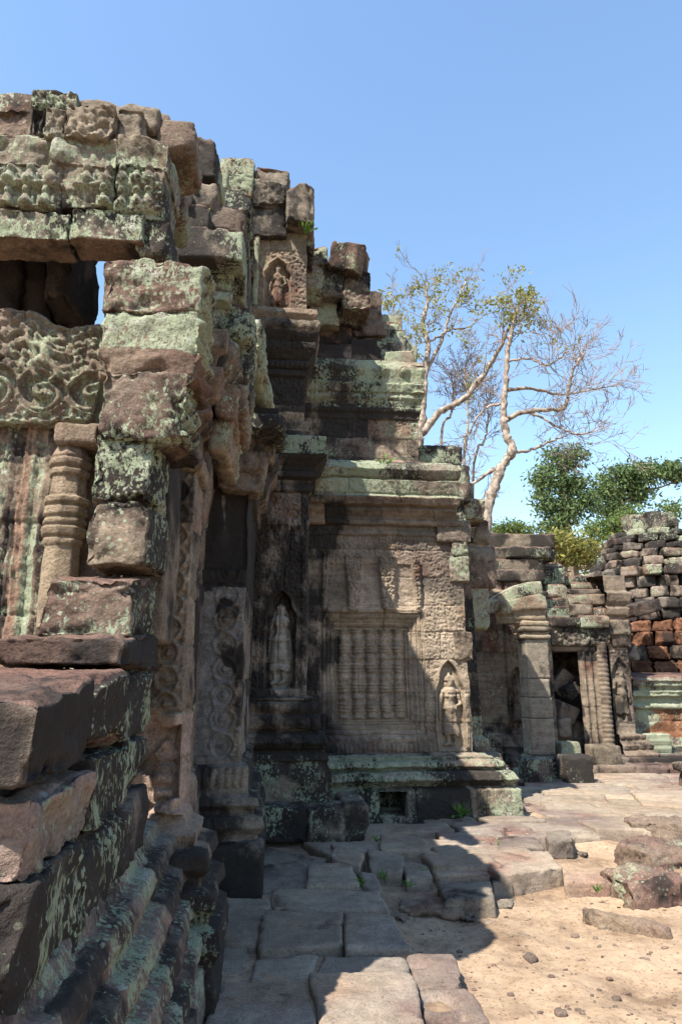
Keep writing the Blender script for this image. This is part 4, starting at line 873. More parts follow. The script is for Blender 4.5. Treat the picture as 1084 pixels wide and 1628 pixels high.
for k, (px, py, s, lab) in enumerate([(610, 1378 + 68, .20, 'ridged grey root-like stone in the shaded sand below the pitted slab'), (690, 1440, .28, 'long weathered grey stone lying in the shaded sand'), (748, 1450, .10, 'rounded grey stone standing at the lit edge of the shadow'),
                                   (775, 1402 + 50, .10, 'brown lump of stone just inside the lit sand'), (925, 1352, .12, 'pale angular stone sitting on sand in the gap of the kerb'), (832, 1478, .09, 'pointed dark stone half sunk in lit sand'), (800, 1392 + 40, .14, 'flat dark fragment of stone by the tip of the shadow'),
                                   (1078, 1442, .14, 'orange broken stone chip beneath the split boulder'), (845, 1512, .07, 'small flat grey stone sunk in the open sand, well clear of the shadow')]):
    g = onZ(px, py, -.1); long = 1.9 if 'long' in lab or 'root' in lab else 1.1
    single('loose_stone', stone(g[0] - s * long / 2, g[0] + s * long / 2, g[1] - s / 2, g[1] + s / 2, -.16, -.15 + s * .26, rot=(0, 0, -.5 + .3 * k), r=.04, rough=.03, cut=.2, cuts=5, res=.018, mix=(.8, .8, 1.2, 0), lich=.1, dark=.3, seed=700 + k), lab, 'stone', G3)
# gravel: countless
gv = Acc()
for k in range(800):
    c = rgp.random()
    px, py = rgp.uniform(600, 1120), rgp.uniform(1395, 1680)
    g = onZ(px, py, -.1)
    if g[1] > 7 or (g[0] < .75 + .16 * (5.5 - g[1]) and g[1] < 5.6) or (py < 1430 and px < 690): continue
    s = .007 + .028 * rgp.random() ** 6 + .012 * (rgp.random() < .05)
    gr = gz(g[0], g[1]); d = stone(g[0] - s * .7, g[0] + s * .7, g[1] - s / 2, g[1] + s / 2, gr - s * .25, gr + s * .5, r=s * .3, res=s / 2, rough=s * .12, cuts=2, cut=.03, mix=(.8, 1.2, 1, .4), lich=0, dark=.12, nmax=3, seed=2000 + k)
    gv.add(d)
o = gv.build('gravel', None, M_PAVE); o['kind'] = 'stuff'; o['label'] = 'small loose pebbles scattered over the sand'
# perched block on top of the hall
single('perched_block', pst(531, 379, 584, 424, 9.0, .55, rot=(.12, .22, -.25), r=.03, rough=.015, cut=.1, res=.025, mix=(1.9, .3, .5, 0), lich=.42, dark=.36, tone=.55), 'tilted reddish stone block balanced on the broken top of the hall', 'stone block')
# ================================================================== GALLERY (right, sunlit)
gal = thing('gallery_gatehouse', 'sunlit ruined gallery gatehouse with a rubble-filled doorway, two carved guardians and a half vault', 'gatehouse', (5.5, 12.8, 0))
YG = 12.9
GW = dict(mix=(1.0, 1.0, .8, 0), lich=.50, dark=.46)
def gz_(py, Y=YG, px=900): return zY(py, Y, px)
lgx0, lgx1 = xY(776, YG, 1100), xY(842, YG, 1100); gdx = xY(823, YG, 1100); gb = gz_(1160, YG, 823)
def g_left(u, z):
    r, g = niche_relief(u - gdx, z - gb, .19, .75, 1.15, 1.0, .12, 0, .0)
    inn = u > xY(806, YG, 1100)
    return np.where(inn & (z > gb), np.where(g > -.07, r, floral(u, z, 12, .03, 3) * (z < 2.75)), .01 * n2(u, z, 6, 3, 3)) - .04 * (np.abs(u - xY(805, YG, 1100)) < .03)
profG = [(-.1, .30), (.1, .30), (.2, .26), (.26, .28), (.34, .2), (.42, .22), (.5, .12), (.6, .12), (.62, 0), (2.8, 0), (2.84, .06), (2.95, .08), (3.0, .03), (3.1, .10), (3.25, .14), (3.3, .05), (3.6, .05), (3.65, -.4)]
pg = pier(gal, 'wing_wall', lgx0 - .3, lgx1 + .3, YG, 14, profG, .02, g_left, None, courses=(.4, .8, 1.25, 1.7, 2.1, 2.5, 2.85, 3.25), seed=31, mix=(.5, 1.8, .7, 0), lich=.28, dark=.28,
          splits=lambda u, z, f: np.where(f & (devata(u - gdx, z - gb, 1.0, 0) > .003) & (z > gb), 1, 0))
o = emit(pg, 0, 'wing_wall', gal); emit(pg, 1, 'guardian_relief', o)
rgx0, rgx1 = xY(952, YG, 1100), xY(1004, YG, 1100); rdx = xY(988, YG, 1100); rb = gz_(1148, YG, 988)
def g_right(u, z):
    r, g = niche_relief(u - rdx, z - rb, .19, .78, 1.2, 1.02, .05, 1, .0)
    inn = u > xY(973, YG, 1100)
    return np.where(inn & (z > rb) & (z < 2.35), np.where(g > -.05, r, floral(u, z, 12, .03, 8)), np.where(inn & (z > .3) & (z < rb), band_petals(u, .35, .5, z, .1, .03) + band_petals(u, .52, .66, z, .1, .03), 0))
pg = pier(gal, 'wing_wall', rgx0 + .26, rgx1, YG, 14, profG, .02, g_right, None, courses=(.4, .8, 1.25, 1.7, 2.1, 2.5, 2.85), seed=32, mix=(.6, 1.6, .8, 0), lich=.25, dark=.30,
          splits=lambda u, z, f: np.where(f & (devata(u - rdx, z - rb, 1.02, 1) > .003) & (z > rb), 1, 0))
o = emit(pg, 0, 'wing_wall', gal); emit(pg, 1, 'guardian_relief', o)
# door frame, ringed colonette, lintel
djx0, djx1 = xY(922, YG, 1100), xY(953, YG, 1100)
def fl(u, z): t = (u - djx0) / (djx1 - djx0) * 6; return .04 * (np.floor(t) % 2) * sstep(0, .2, t % 1) + .02 * np.floor(t) / 6
pier(gal, 'door_frame', djx0, djx1, YG - .02, 13.6, [(-.05, .05), (.35, .05), (.36, 0), (2.3, 0), (2.32, -.3)], .018, fl, None, courses=(.7, 1.1, 1.55, 1.95), seed=33, mix=(.5, 1.8, .8, 0), lich=.25, dark=.36)
djl0, djl1 = xY(866, YG, 1100), xY(880, YG, 1100)
pier(gal, 'door_frame', djl0, djl1, YG - .02, 13.6, [(-.05, .05), (.35, .05), (.36, 0), (2.3, 0), (2.32, -.3)], .02, None, None, courses=(.7, 1.1, 1.55, 1.95), seed=34, mix=(.5, 1.5, .8, 0), lich=.25, dark=.46)
pr = [(.0, .12)]; z = .3
while z < 2.15: pr += [(z, .112), (z + .02, .123), (z + .05, .123), (z + .065, .112)]; z += .085
lathe(gal, 'ringed_colonette', xY(962, YG - .1, 1100), YG - .02, pr + [(2.3, .13), (2.32, .02)], n=12, sides=False, res=.03, mix=(.5, 1.8, .8, 0), lich=.2, dark=.34)
def lint(x, z): return floral(x, z, 8, .06, 5) + .02 * n2(x, z, 5, 3, 2)
block(gal, pst(876, 994, 970, 1027, YG - .12, .6, r=.02, rough=.012, res=.02, nmax=110, relief=lint, mix=(.6, 1.2, 1.1, 0), lich=.42, dark=.40), 'lintel')
block(gal, pst(876, 1026, 956, 1036, YG - .06, .6, r=.015, rough=.01, res=.04, mix=(.6, 1.4, .6, 0), lich=.1, dark=.3), 'lintel')
gst = [(874, 980, 925, 998, YG - .2, .7), (923, 978, 970, 998, YG - .22, .7), (968, 985, 1004, 1010, YG - .1, .6), (966, 1008, 1003, 1030, YG - .05, .5), (905, 960, 945, 982, YG - .02, .8), (862, 964, 906, 984, YG, .8), (943, 966, 970, 984, YG, .8), (866, 950, 905, 966, YG + .2, .8), (900, 944, 962, 962, YG + .25, .8),
 (868, 928, 902, 952, YG + .3, .8), (898, 936, 960, 948, YG + .4, .9), (910, 926, 950, 938, YG + .6, .8), (896, 915, 948, 930, YG + .7, .8), (862, 898, 900, 930, YG + .5, .8), (860, 896, 894, 912, YG + .9, .8), (968, 988, 1000, 1006, YG + .3, .8), (866, 978, 882, 1030, YG - .02, .6)]
for k, a in enumerate(gst): block(gal, pst(*a, r=.02, rough=.018, cut=.1, cuts=3, res=.04, paintf=facecol(topred=True), **(GW if k % 3 else WARM)))
gst2 = [(784, 848, 884, 872, YG + .3, 1.0), (778, 870, 882, 890, YG + .25, 1.0), (786, 856, 838, 900, YG + .3, .8), (806, 868, 880, 886, YG + .1, .8), (776, 888, 864, 910, YG + .15, 1.0), (778, 845, 820, 868, YG + .6, .8), (770, 905, 866, 925, YG - .1, 1.0)]
for k, a in enumerate(gst2): block(gal, pst(*a, r=.02, rough=.018, cut=.1, cuts=3, res=.04, paintf=facecol(topred=True), **(GRN if k % 2 else GW)))
# half vault over the side bay: curved slabs
def vslab(px0, py0, px1, py1, Y, dy, drop, **k):
    d = pst(px0, py0, px1, py1, Y, dy, **k); V = d['V']; x0, x1 = V[:, 0].min(), V[:, 0].max(); t = (V[:, 0] - x0) / (x1 - x0); V[:, 2] -= drop * (1 - t) ** 2; return d
block(gal, vslab(780, 922, 866, 946, 11.95, .5, .35, r=.04, rough=.02, res=.04, **GRN), 'vault_slab')
block(gal, vslab(798, 944, 870, 968, 11.9, .5, .12, r=.04, rough=.02, res=.04, **GW), 'vault_slab')
block(gal, pst(801, 966, 868, 990, 11.95, .45, r=.03, rough=.015, res=.03, relief_x=lambda y, z: .02 * np.sin(z * 50), relief=lambda x, z: .02 * np.sin(z * 50), **GW), 'architrave')
for k, a in enumerate([(780, 1165, 800, 1225, 12.5, .6), (806, 1196, 842, 1216, 12.45, .5)]): block(gal, pst(*a, r=.03, rough=.015, res=.04, relief=lambda x, z: .02 * np.sin(z * 40), mix=(.6, 1, 1.2, 0), lich=.4, dark=.55), 'plinth_stone')
# terrace steps
TST = dict(mix=(.8, 1.1, .9, .2), lich=.18, dark=.36)
def gnd(px0, px1, Y, dy, z0, z1, **k): return stone(xY(px0, Y, 1220), xY(px1, Y, 1220), Y, Y + dy, z0, z1, **k)
for k, a in enumerate([(955, 1014, 12.15, .9), (1010, 1065, 12.1, .9), (1064, 1140, 12.12, .9), (935, 962, 12.2, .9), (815, 870, 12.35, .5)]): block(gal, gnd(*a, -.1, .13 if k < 4 else .16, r=.03, rough=.015, res=.04, **TST), 'terrace_step')
block(gal, gnd(940, 1120, 12.6, .5, .05, .24, r=.03, rough=.015, res=.05, **TST), 'terrace_step')
block(gal, pst(942, 1185, 989, 1217, 12.35, .35, r=.02, rough=.01, res=.03, mix=(.8, 1.3, .6, 0), lich=.5, dark=.4), 'threshold_block')
solid(gal, 'light_block_core', [(lgx0 - .3, lgx1 + .2, 13.2, 14.2, 0, 3.5), (3.6, 7.6, 14.6, 14.9, 0, 3.3), (rgx0 + .35, rgx1 - .02, 13.15, 14.2, 0, 2.9), (lgx0, rgx0, 13.5, 14.7, 2.35, 3.2)], M_DARKIN)  # added backing boxes: stop light leaking in, keep the inside dark
# free-standing square pillar
pil = thing('square_pillar', 'pale square stone pillar with a moulded capital, standing before the rubble-filled doorway', 'pillar', (xY(857, 11.95, 1100), 12.1, 0))
px0, px1 = xY(840, 11.9, 1110), xY(877, 11.9, 1110); pw_ = px1 - px0
zc0 = zY(1016, 11.9, 857); zc1 = zY(987, 11.9, 857)
def pil_pf(d, q):
    n = fbm(d['V'] * 1.5, 3, 7); k = (.5 + .5 * np.sign(np.sin(d['V'][:, 2] * 6)))[:, None]; d['Col'] = d['Col'] * .55 + .45 * np.array((.30, .275, .225))
Zs_ = [.34, .95, 1.30, 1.62, zc0]
for k in range(4): block(pil, stone(px0, px1, 11.9, 11.9 + pw_, Zs_[k] + .002, Zs_[k + 1], r=.012, rough=.006, cuts=1, cut=.04, res=.03, mix=(.4, 1.2, 1.4, .2), lich=.22, dark=.30, paintf=pil_pf), 'shaft')
for k, (e, za, zb) in enumerate([(.05, 0, .08), (.02, .08, .13), (.07, .13, .24), (.04, .24, 1.0)]):
    h = zc1 - zc0; za, zb = zc0 + za / .34 * h * .34 / .34 if False else zc0 + h * [0, .25, .4, .68][k], zc0 + h * [.25, .4, .68, 1.0][k]
    block(pil, stone(px0 - e, px1 + e, 11.9 - e, 11.9 + pw_ + e, za, zb, r=.03, rough=.008, res=.03, cuts=1, cut=.04, mix=(.5, 1, 1.2, 0), lich=.5, dark=.42), 'capital')
for k, (e, za, zb) in enumerate([(.16, -.1, .10), (.10, .10, .18), (.13, .18, .25), (.05, .25, .34)]):
    block(pil, stone(px0 - e, px1 + e, 11.9 - e, 11.9 + pw_ + e, za, zb, r=.03, rough=.01, res=.03, cuts=1, cut=.05, mix=(.7, .8, 1.2, 0), lich=.4, dark=.5), 'pillar_base')
# blocks standing in front of the terrace
G4 = 'cut blocks in front of the gallery doorway'
def cutb(px0, px1, pyt, Y, dy, label, **k):
    d = stone(xY(px0, Y, 1220), xY(px1, Y, 1220), Y, Y + dy, -.1, zY(pyt, Y, (px0 + px1) / 2), **{**dict(r=.02, rough=.01, res=.03, cut=.06, mix=(1.3, .5, 1, 0), lich=.42, dark=.58), **k}); return single('cut_block', d, label, 'stone block', G4)
cutb(836, 879, 1206, 11.35, .4, 'low dark cut block with pale green streaks, at the foot of the square pillar')
cutb(899, 943, 1201, 11.25, .42, 'taller dark cut block standing alone to the right of the pillar, on the paving')
cutb(893, 926, 1180, 11.95, .4, 'pale lichen-covered cut block behind the taller dark block', mix=(.4, .6, 1, 0), lich=.66, dark=.30)
# fallen blocks in the doorway
G5 = 'fallen blocks choking the doorway'
for k, (a, rot, lab) in enumerate([((884, 1140, 909, 1172, 12.92), (0, .06, .2), 'pinkish block at the bottom of the doorway rubble'), ((888, 1118, 920, 1146, 13.0), (.2, .35, .1), 'grey block lying aslant above the pinkish one in the doorway'),
      ((896, 1086, 922, 1114, 13.1), (0, -.5, .3), 'lighter squared block with a lichen face in the middle of the doorway rubble'), ((882, 1066, 914, 1106, 13.25), (.1, .7, 0), 'large dark block tilted steeply in the doorway rubble'),
      ((884, 1050, 908, 1078, 13.8), (.3, .6, .2), 'dark wedge of stone near the top of the doorway rubble'), ((906, 1044, 928, 1074, 13.7), (0, -.2, .3), 'pale upright block leaning on the door jamb'), ((876, 1060, 892, 1092, 13.6), (0, .8, .1), 'thin pale slab leaning at the inner edge of the doorway'),
      ((904, 1150, 940, 1184, 13.3), (0, .3, .4), 'dark low block on the doorway floor beside the jamb'), ((880, 1168, 934, 1196, 13.25), (0, .05, .1), 'broad brown block half hidden behind the cut blocks'), ((895, 1028, 925, 1052, 14.0), (0, .4, .1), 'topmost dark block under the lintel')]):
    single('fallen_block', pst(*a, .4, rot=rot, r=.025, rough=.014, res=.035, cut=.1, cuts=2, mix=(.9, .7, 1.2, .6 if k == 0 else 0), lich=.3 if k != 2 else .5, dark=.36 if k else .2), lab, 'stone block', G5)

# ================================================================== RUINED TOWER (right edge)
tow = thing('ruined_tower', 'domed ruined tower of weathered blocks over orange laterite, at the far side of the gatehouse', 'tower', (8.9, 17.2, 0))
TY = 17.2; tcx = xY(1040, TY, 900)
rad = [(1100, 2.0), (1000, 1.75), (965, 1.45), (935, 1.40), (905, 1.34), (880, 1.18), (862, .95), (848, .76), (838, .64), (822, .70), (806, .62)]
def rr_(py): return float(np.interp(-py, [-a[0] for a in rad], [a[1] for a in rad]))
def zt(py): return zY(py, TY - rr_(py), 1030)
pys = [1100, 1075, 1050, 1026, 1002, 984, 966, 948, 930, 912, 896, 882, 870, 858, 847, 838]
rgt = np.random.default_rng(9); hidden = 0
for k in range(len(pys) - 1):
    z0, z1 = zt(pys[k]), zt(pys[k + 1]); pm = (pys[k] + pys[k + 1]) / 2; rr = rr_(pm)
    ac = Acc(); n = max(6, int(2 * math.pi * rr / .44)); lat = pm > 990
    th = rgt.uniform(0, 1)
    for j in range(n):
        a0 = (j + th) / n * 2 * math.pi; am = a0
        if math.cos(am + math.pi / 2) < -.55 and False: continue
        w = 2 * math.pi * rr / n * .98; ro = rr + rgt.uniform(-.04, .04) + (.12 if k in (6, 9) else 0)
        cx_, cy_ = tcx + ro * math.sin(am), TY - ro * math.cos(am)
        d = stone(cx_ - w / 2, cx_ + w / 2, cy_ - .0, cy_ + .5, z0 + .006, z1, r=.022, rough=.025, cuts=3, cut=.10, res=.045, rot=(0, rgt.uniform(-.025, .025), am + rgt.uniform(-.03, .03)), mix=(1.3, .5, 1.1, 0), lich=.42, dark=.50) if not lat or rgt.random() < .25 else \
            stone(cx_ - w / 2, cx_ + w / 2, cy_ - .0, cy_ + .5, z0 + .006, z1, r=.03, rough=.05, cuts=2, cut=.1, res=.03, rot=(0, 0, am), mix=(1, 1, .3, 0), lich=.30, dark=.36)
        if lat: 
            o_ = rgt.random() < .8
            d['Col'] = np.where(o_, 1, 0) * (np.array((.215, .10, .058)) * (1 + .5 * fbm(d['V'] * 3, 4, 8) + .5 * (rgt.random() - .5))[:, None]) + (0 if o_ else 1) * d['Col']
            if o_: d['lich'] -= .25; d['dark'] -= .05
        ac.add(d)
    ac.build('laterite_course' if lat else 'stone_course', tow, M_LAT if lat else M_ST)
for k in range(6):
    a = -1.5 + .6 * k; block(tow, stone(tcx + .5 * math.sin(a) - .2, tcx + .5 * math.sin(a) + .2, TY - .5 * math.cos(a) - .1, TY - .5 * math.cos(a) + .35, zt(840), zt(810 + 5 * (k % 2)), rot=(0, 0, a), r=.04, rough=.03, cuts=4, cut=.15, res=.05, mix=(1.2, .5, 1, 0), lich=.46, dark=.55), 'crown_stone')
solid(tow, 'light_block_core', [(tcx - .75, tcx + .75, TY - .75, TY + .75, 0, zt(872)), (tcx - 1.05, tcx + 1.05, TY - 1.05, TY + 1.05, 0, zt(985))], M_DARKIN)  # boxes added inside the block rings so no light passes through
# low moulded wall before the tower
lw = thing('low_wall', 'low wall with moulded sandstone top and orange laterite blocks, right of the doorway guardians', 'wall', (8, 13.6, 0))
ly = 13.5; lwx0 = xY(1006, ly, 1150)
def lw_front(u, z): return .012 * np.sin(z * 60) * ((z > 1.05) & (z < 1.6)) + .02 * n2(u, z, 5, 3, 3)
zlt = zY(1072, ly, 1050)
profL = [(-.1, .28), (.12, .28), (.14, .2), (.35, .2), (.37, .12), (.55, .10), (.6, 0), (1.02, 0), (1.04, .05), (1.12, .07), (1.15, .02), (1.25, .03), (1.28, .10), (1.38, .12), (1.40, .06), (1.48, .12), (zlt - .12, .16), (zlt - .04, .10), (zlt, -.1), (zlt + .04, -.9)]
def lw_paint(d, P):
    x, y, z = P.T; o_ = ((z > .5) & (z < 1.03) & (x > lwx0 + .35 + .2 * np.sin(z * 9)))[:, None]; d['Col'] = np.where(o_, np.array((.235, .108, .058)) * (1 + .6 * fbm(P * 5, 4, 8))[:, None], d['Col']); d['lich'] -= .3 * o_[:, 0]; d['dark'] -= .2 * o_[:, 0]
    t = z > zlt - .06; d['Col'][t] = (.17, .10, .08); d['lich'][t] -= .3
pier(lw, 'moulded_wall', lwx0, lwx0 + 3.2, ly, 15, profL, .022, lw_front, None, courses=(.3, .58, .8, 1.03, 1.38), seed=41, mix=(.6, 1, 1.2, 0), lich=.46, dark=.42, paintf=lw_paint, sres=.1)
solid(lw, 'light_block_core', [(lwx0 + .02, lwx0 + 3.1, ly + .12, ly + 1.3, 0, zlt - .1)], M_DARKIN)  # box added behind the wall face to block light
for k, a in enumerate([(1015, 1166, 1068, 1206, 13.15, .4), (1014, 1204, 1078, 1224, 12.95, .5)]): block(lw, pst(*a, r=.03, rough=.015, res=.04, relief=lambda x, z: .02 * np.sin(z * 45), mix=(.8, .6, 1.2, 0), lich=.5, dark=.5), 'corner_stone')
G6 = 'stones resting on the gatehouse side of the tower'
single('fallen_block', pst(999, 1026, 1024, 1066, 13.6, .4, rot=(0, .6, 0), r=.03, res=.04, cut=.3, cuts=4, mix=(1.3, .3, 1, 0), lich=.2, dark=.5), 'dark triangular block leaning between the gatehouse and the laterite wall', 'stone block')
single('fallen_slab', pst(1002, 956, 1050, 976, 14.6, .9, rot=(0, -.25, .1), r=.03, res=.04, cut=.1, mix=(1.8, .3, .5, 0), lich=.3, dark=.45), 'reddish roof slab lying aslant on the tower flank', 'stone slab')
single('fallen_slab', pst(966, 988, 1002, 1006, 13.6, .8, rot=(0, .1, .1), r=.03, res=.04, cut=.1, mix=(1.8, .3, .5, 0), lich=.2, dark=.5), 'dark red slab lying flat over the right guardian', 'stone slab')
post = thing('corbelled_post', 'short stone post with a wide corbelled top at the edge of the terrace, partly seen', 'post', (xY(1090, 10.4, 1220), 10.5, 0))
block(post, pst(1092, 1228, 1140, 1262, 10.45, .25, r=.02, res=.03, **TST), 'post_shaft'); block(post, pst(1084, 1214, 1150, 1229, 10.4, .32, r=.03, res=.03, mix=(1, .6, 1, 0), lich=.3, dark=.5), 'post_cap')
# ================================================================== TREES AND PLANTS
class Tubes:
    def __init__(s): s.V = []; s.F = []; s.n = 0
    def tube(s, pts, rad, sides=6):
        pts = np.asarray(pts, float); n = len(pts); t = np.gradient(pts, axis=0); t /= np.linalg.norm(t, axis=1, keepdims=True) + 1e-9
        ref = np.array((.31, .93, .17)); u = np.cross(t, ref); u /= np.linalg.norm(u, axis=1, keepdims=True) + 1e-9; w = np.cross(t, u)
        a = np.linspace(0, 2 * math.pi, sides, endpoint=False); rad = np.asarray(rad)[:, None, None]
        V = pts[:, None] + rad * (np.cos(a)[None, :, None] * u[:, None] + np.sin(a)[None, :, None] * w[:, None])
        i = np.arange(n * sides).reshape(n, sides) + s.n; j = np.roll(i, -1, 1)
        s.F.append(np.stack([i[:-1].ravel(), j[:-1].ravel(), j[1:].ravel(), i[1:].ravel()], 1)); s.V.append(V.reshape(-1, 3)); s.n += n * sides
    def build(s, name, parent, mat): return make_mesh(name, np.concatenate(s.V), np.concatenate(s.F), mat, parent)
def smooth_line(pts, n=6, wob=0, rg=None):
    pts = np.asarray(pts, float); P = np.concatenate([[2 * pts[0] - pts[1]], pts, [2 * pts[-1] - pts[-2]]]); out = []
    for k in range(1, len(P) - 2):
        for t in np.linspace(0, 1, n, endpoint=False):
            a, b, c, d = P[k - 1:k + 3]; out.append(.5 * (2 * b + (c - a) * t + (2 * a - 5 * b + 4 * c - d) * t ** 2 + (3 * b - a - 3 * c + d) * t ** 3))
    out.append(pts[-1]); out = np.array(out)
    if wob and rg is not None: out[1:-1] += rg.normal(0, wob, out[1:-1].shape)
    return out
def rdir(rg): v = rg.normal(size=3); return v / np.linalg.norm(v)
def grow(tb, p, d, L, r, depth, rg, tips, spread=.7, up=.1, sag=0.0, kids=(2, 4)):
    n = 5; pts = [p]; q = np.array(p); dd = np.array(d)
    for k in range(n):
        dd = dd + rdir(rg) * .22 + np.array((0, 0, up * .25)); dd /= np.linalg.norm(dd); q = q + dd * L / n; pts.append(q)
    r = max(r, .008); tb.tube(pts, np.linspace(r, max(r * .5, .006), n + 1), 5 if r > .02 else 3)
    if depth == 0: tips.append(q); return
    for k in range(rg.integers(*kids)):
        i = rg.integers(2, n + 1); nd = dd + rdir(rg) * spread; nd[2] += up - .05; nd /= np.linalg.norm(nd)
        grow(tb, pts[i], nd, L * rg.uniform(.55, .85), r * .5, depth - 1, rg, tips, spread, up, sag, kids)
    tips.append(q)
def leaves(cents, n, spread, size, rg, flat=.6):
    """n small folded leaf faces around each centre"""
    c = np.repeat(np.asarray(cents), n, 0); N = len(c); c = c + rg.normal(size=(N, 3)) * spread * np.array((1, 1, flat))
    a = rg.normal(size=(N, 3)); a /= np.linalg.norm(a, axis=1, keepdims=True); b = np.cross(a, rg.normal(size=(N, 3))); b /= np.linalg.norm(b, axis=1, keepdims=True)
    s = size * rg.uniform(.6, 1.3, (N, 1)); nn = np.cross(a, b) * s * .18
    V = np.stack([c - a * s, c + b * s * .42 + nn, c + a * s, c - b * s * .42 + nn], 1).reshape(-1, 3); return V, np.arange(4 * N).reshape(N, 4)
def axes(pp, Y, dY=0): return [np.array(onY(px, py, Y + dY * i / max(1, len(pp) - 1))) for i, (px, py) in enumerate(pp)]
def bare_tree(name, label, Y, stems, twig_spec, leafpts, seed, lmat, bark, r0, leafn, lsize, group=None):
    rg = np.random.default_rng(seed); base = onY(*stems[0][0][0], Y)
    t = thing(name, label, 'tree', (base[0], Y, 0), group); tb = Tubes(); tips = []; tw = Tubes()
    foot = None
    for k, (pp, ra, rb, dY) in enumerate(stems):
        pts = axes(pp, Y + (0 if k == 0 else 0), dY)
        if k == 0: pts = [np.array((pts[0][0] - .3, Y, -.1))] + pts
        L = smooth_line(pts, 8, .016, rg); tb.tube(L, np.linspace(ra, rb, len(L)) * .86 * (1 + .12 * rg.normal(size=len(L)).clip(-1, 1.5)), 9)
        n, tl, dep = twig_spec[k]
        for j in range(n):
            i = rg.integers(int(len(L) * (.5 if k == 0 else .25)), len(L)); d = L[min(i + 1, len(L) - 1)] - L[max(i - 1, 0)]; d /= np.linalg.norm(d)
            d = d + rdir(rg) * .9; d /= np.linalg.norm(d); grow(tw, L[i], d, tl * .74 * rg.uniform(.6, 1.2), max(.012, rb * .45), dep, rg, tips, .75, .10)
    tb.build('trunk', t, bark); tw.build('branches', t, M_TWIG)
    cents = []
    for (px, py, dx, dy, n) in leafpts:
        c = np.array(onY(px, py, Y)); sx = dx / CF * Y; sz = dy / CF * Y; cents.append(c + rg.normal(size=(n, 3)) * np.array((sx, sx, sz)) * .5)
    tipz = np.array(tips)
    if cents:
        cents = np.concatenate(cents)
        # leaves hang on the twig tips nearest to where the crown still carries leaves
        use = []
        for c in cents:
            j = np.argmin(((tipz - c) ** 2).sum(1)); use.append(tipz[j] * .85 + c * .15)
        V, F = leaves(use, leafn, .13, lsize, rg); make_mesh('crown', V, F, lmat, t, smooth=False)
    return t
bare_tree('bare_tree', 'tall pale half-bare tree with a bent trunk and sparse leaf tufts, right behind the hall', 19.0,
  [([(772, 850), (783, 780), (798, 742), (814, 716), (804, 690), (800, 660), (803, 610), (806, 560), (812, 530), (818, 505), (826, 470)], .21, .04, 0),
   ([(803, 668), (830, 655), (865, 652), (897, 648), (903, 620), (912, 585), (930, 560)], .10, .03, -1.5), ([(806, 620), (850, 618), (890, 628), (940, 620), (985, 612)], .07, .02, 1.5), ([(812, 718), (845, 715), (880, 700), (905, 690)], .07, .02, 1.0),
   ([(798, 742), (775, 752), (750, 770), (742, 764)], .09, .03, 0.5), ([(806, 575), (840, 570), (870, 580), (900, 560)], .05, .02, -1), ([(803, 640), (770, 650), (745, 690), (740, 720)], .05, .02, .8), ([(840, 655), (880, 675), (920, 690), (960, 680)], .05, .015, -1.0)],
  [(14, 1.0, 3), (18, 1.2, 3), (16, 1.2, 3), (10, 1.1, 3), (8, .9, 2), (12, 1.2, 3), (12, 1.0, 3), (12, 1.2, 3)],
  [(822, 480, 50, 45, 46), (840, 455, 25, 30, 20), (795, 470, 40, 30, 16), (835, 520, 30, 25, 16), (880, 530, 30, 20, 8), (900, 545, 20, 15, 5), (830, 505, 40, 20, 25)], 4, M_LEAFY, M_BARK, .36, 7, .075)
bare_tree('bare_tree', 'slender yellow-leaved tree with one long sweeping limb, rising behind the upper storey', 20.5,
  [([(664, 740), (668, 690), (672, 640), (676, 590), (680, 545), (672, 515), (680, 480), (676, 455)], .20, .04, 0), ([(670, 690), (700, 655), (735, 635), (765, 600), (785, 570), (800, 540), (812, 515)], .15, .05, -.8), ([(678, 590), (700, 545), (715, 500), (735, 460), (742, 440)], .08, .02, .8),
   ([(680, 545), (715, 525), (745, 520), (770, 500)], .05, .015, 0), ([(672, 640), (650, 580), (630, 520), (622, 470)], .07, .02, .5)],
  [(14, .9, 3), (12, .9, 3), (14, .9, 3), (8, .8, 2), (10, .8, 3)],
  [(700, 470, 70, 70, 44), (740, 455, 30, 35, 20), (680, 460, 30, 35, 16), (770, 490, 30, 20, 16), (630, 480, 50, 45, 34), (655, 520, 40, 40, 18), (690, 560, 60, 40, 25), (720, 600, 50, 30, 12)], 8, M_LEAFY, M_BARK, .2, 7, .078)
for k, (pp, lab) in enumerate([([(738, 740), (742, 690), (744, 640), (738, 600), (742, 560)], 'thin leafless sapling nearest the bent trunk, in the gap of the roof'), ([(700, 720), (716, 660), (720, 620), (716, 590)], 'thin leafless sapling just beyond the corner of the upper storey'), ([(752, 760), (770, 700), (776, 660), (772, 620)], 'pale leafless sapling with crooked stem under the bent trunk')]):
    bare_tree('bare_sapling', lab, 21 + k * .7, [(pp, .07, .02, 0)], [(26, .9, 3)], [], 30 + k, M_LEAFY, M_BARK, .07, 1, .1, 'leafless saplings behind the hall')
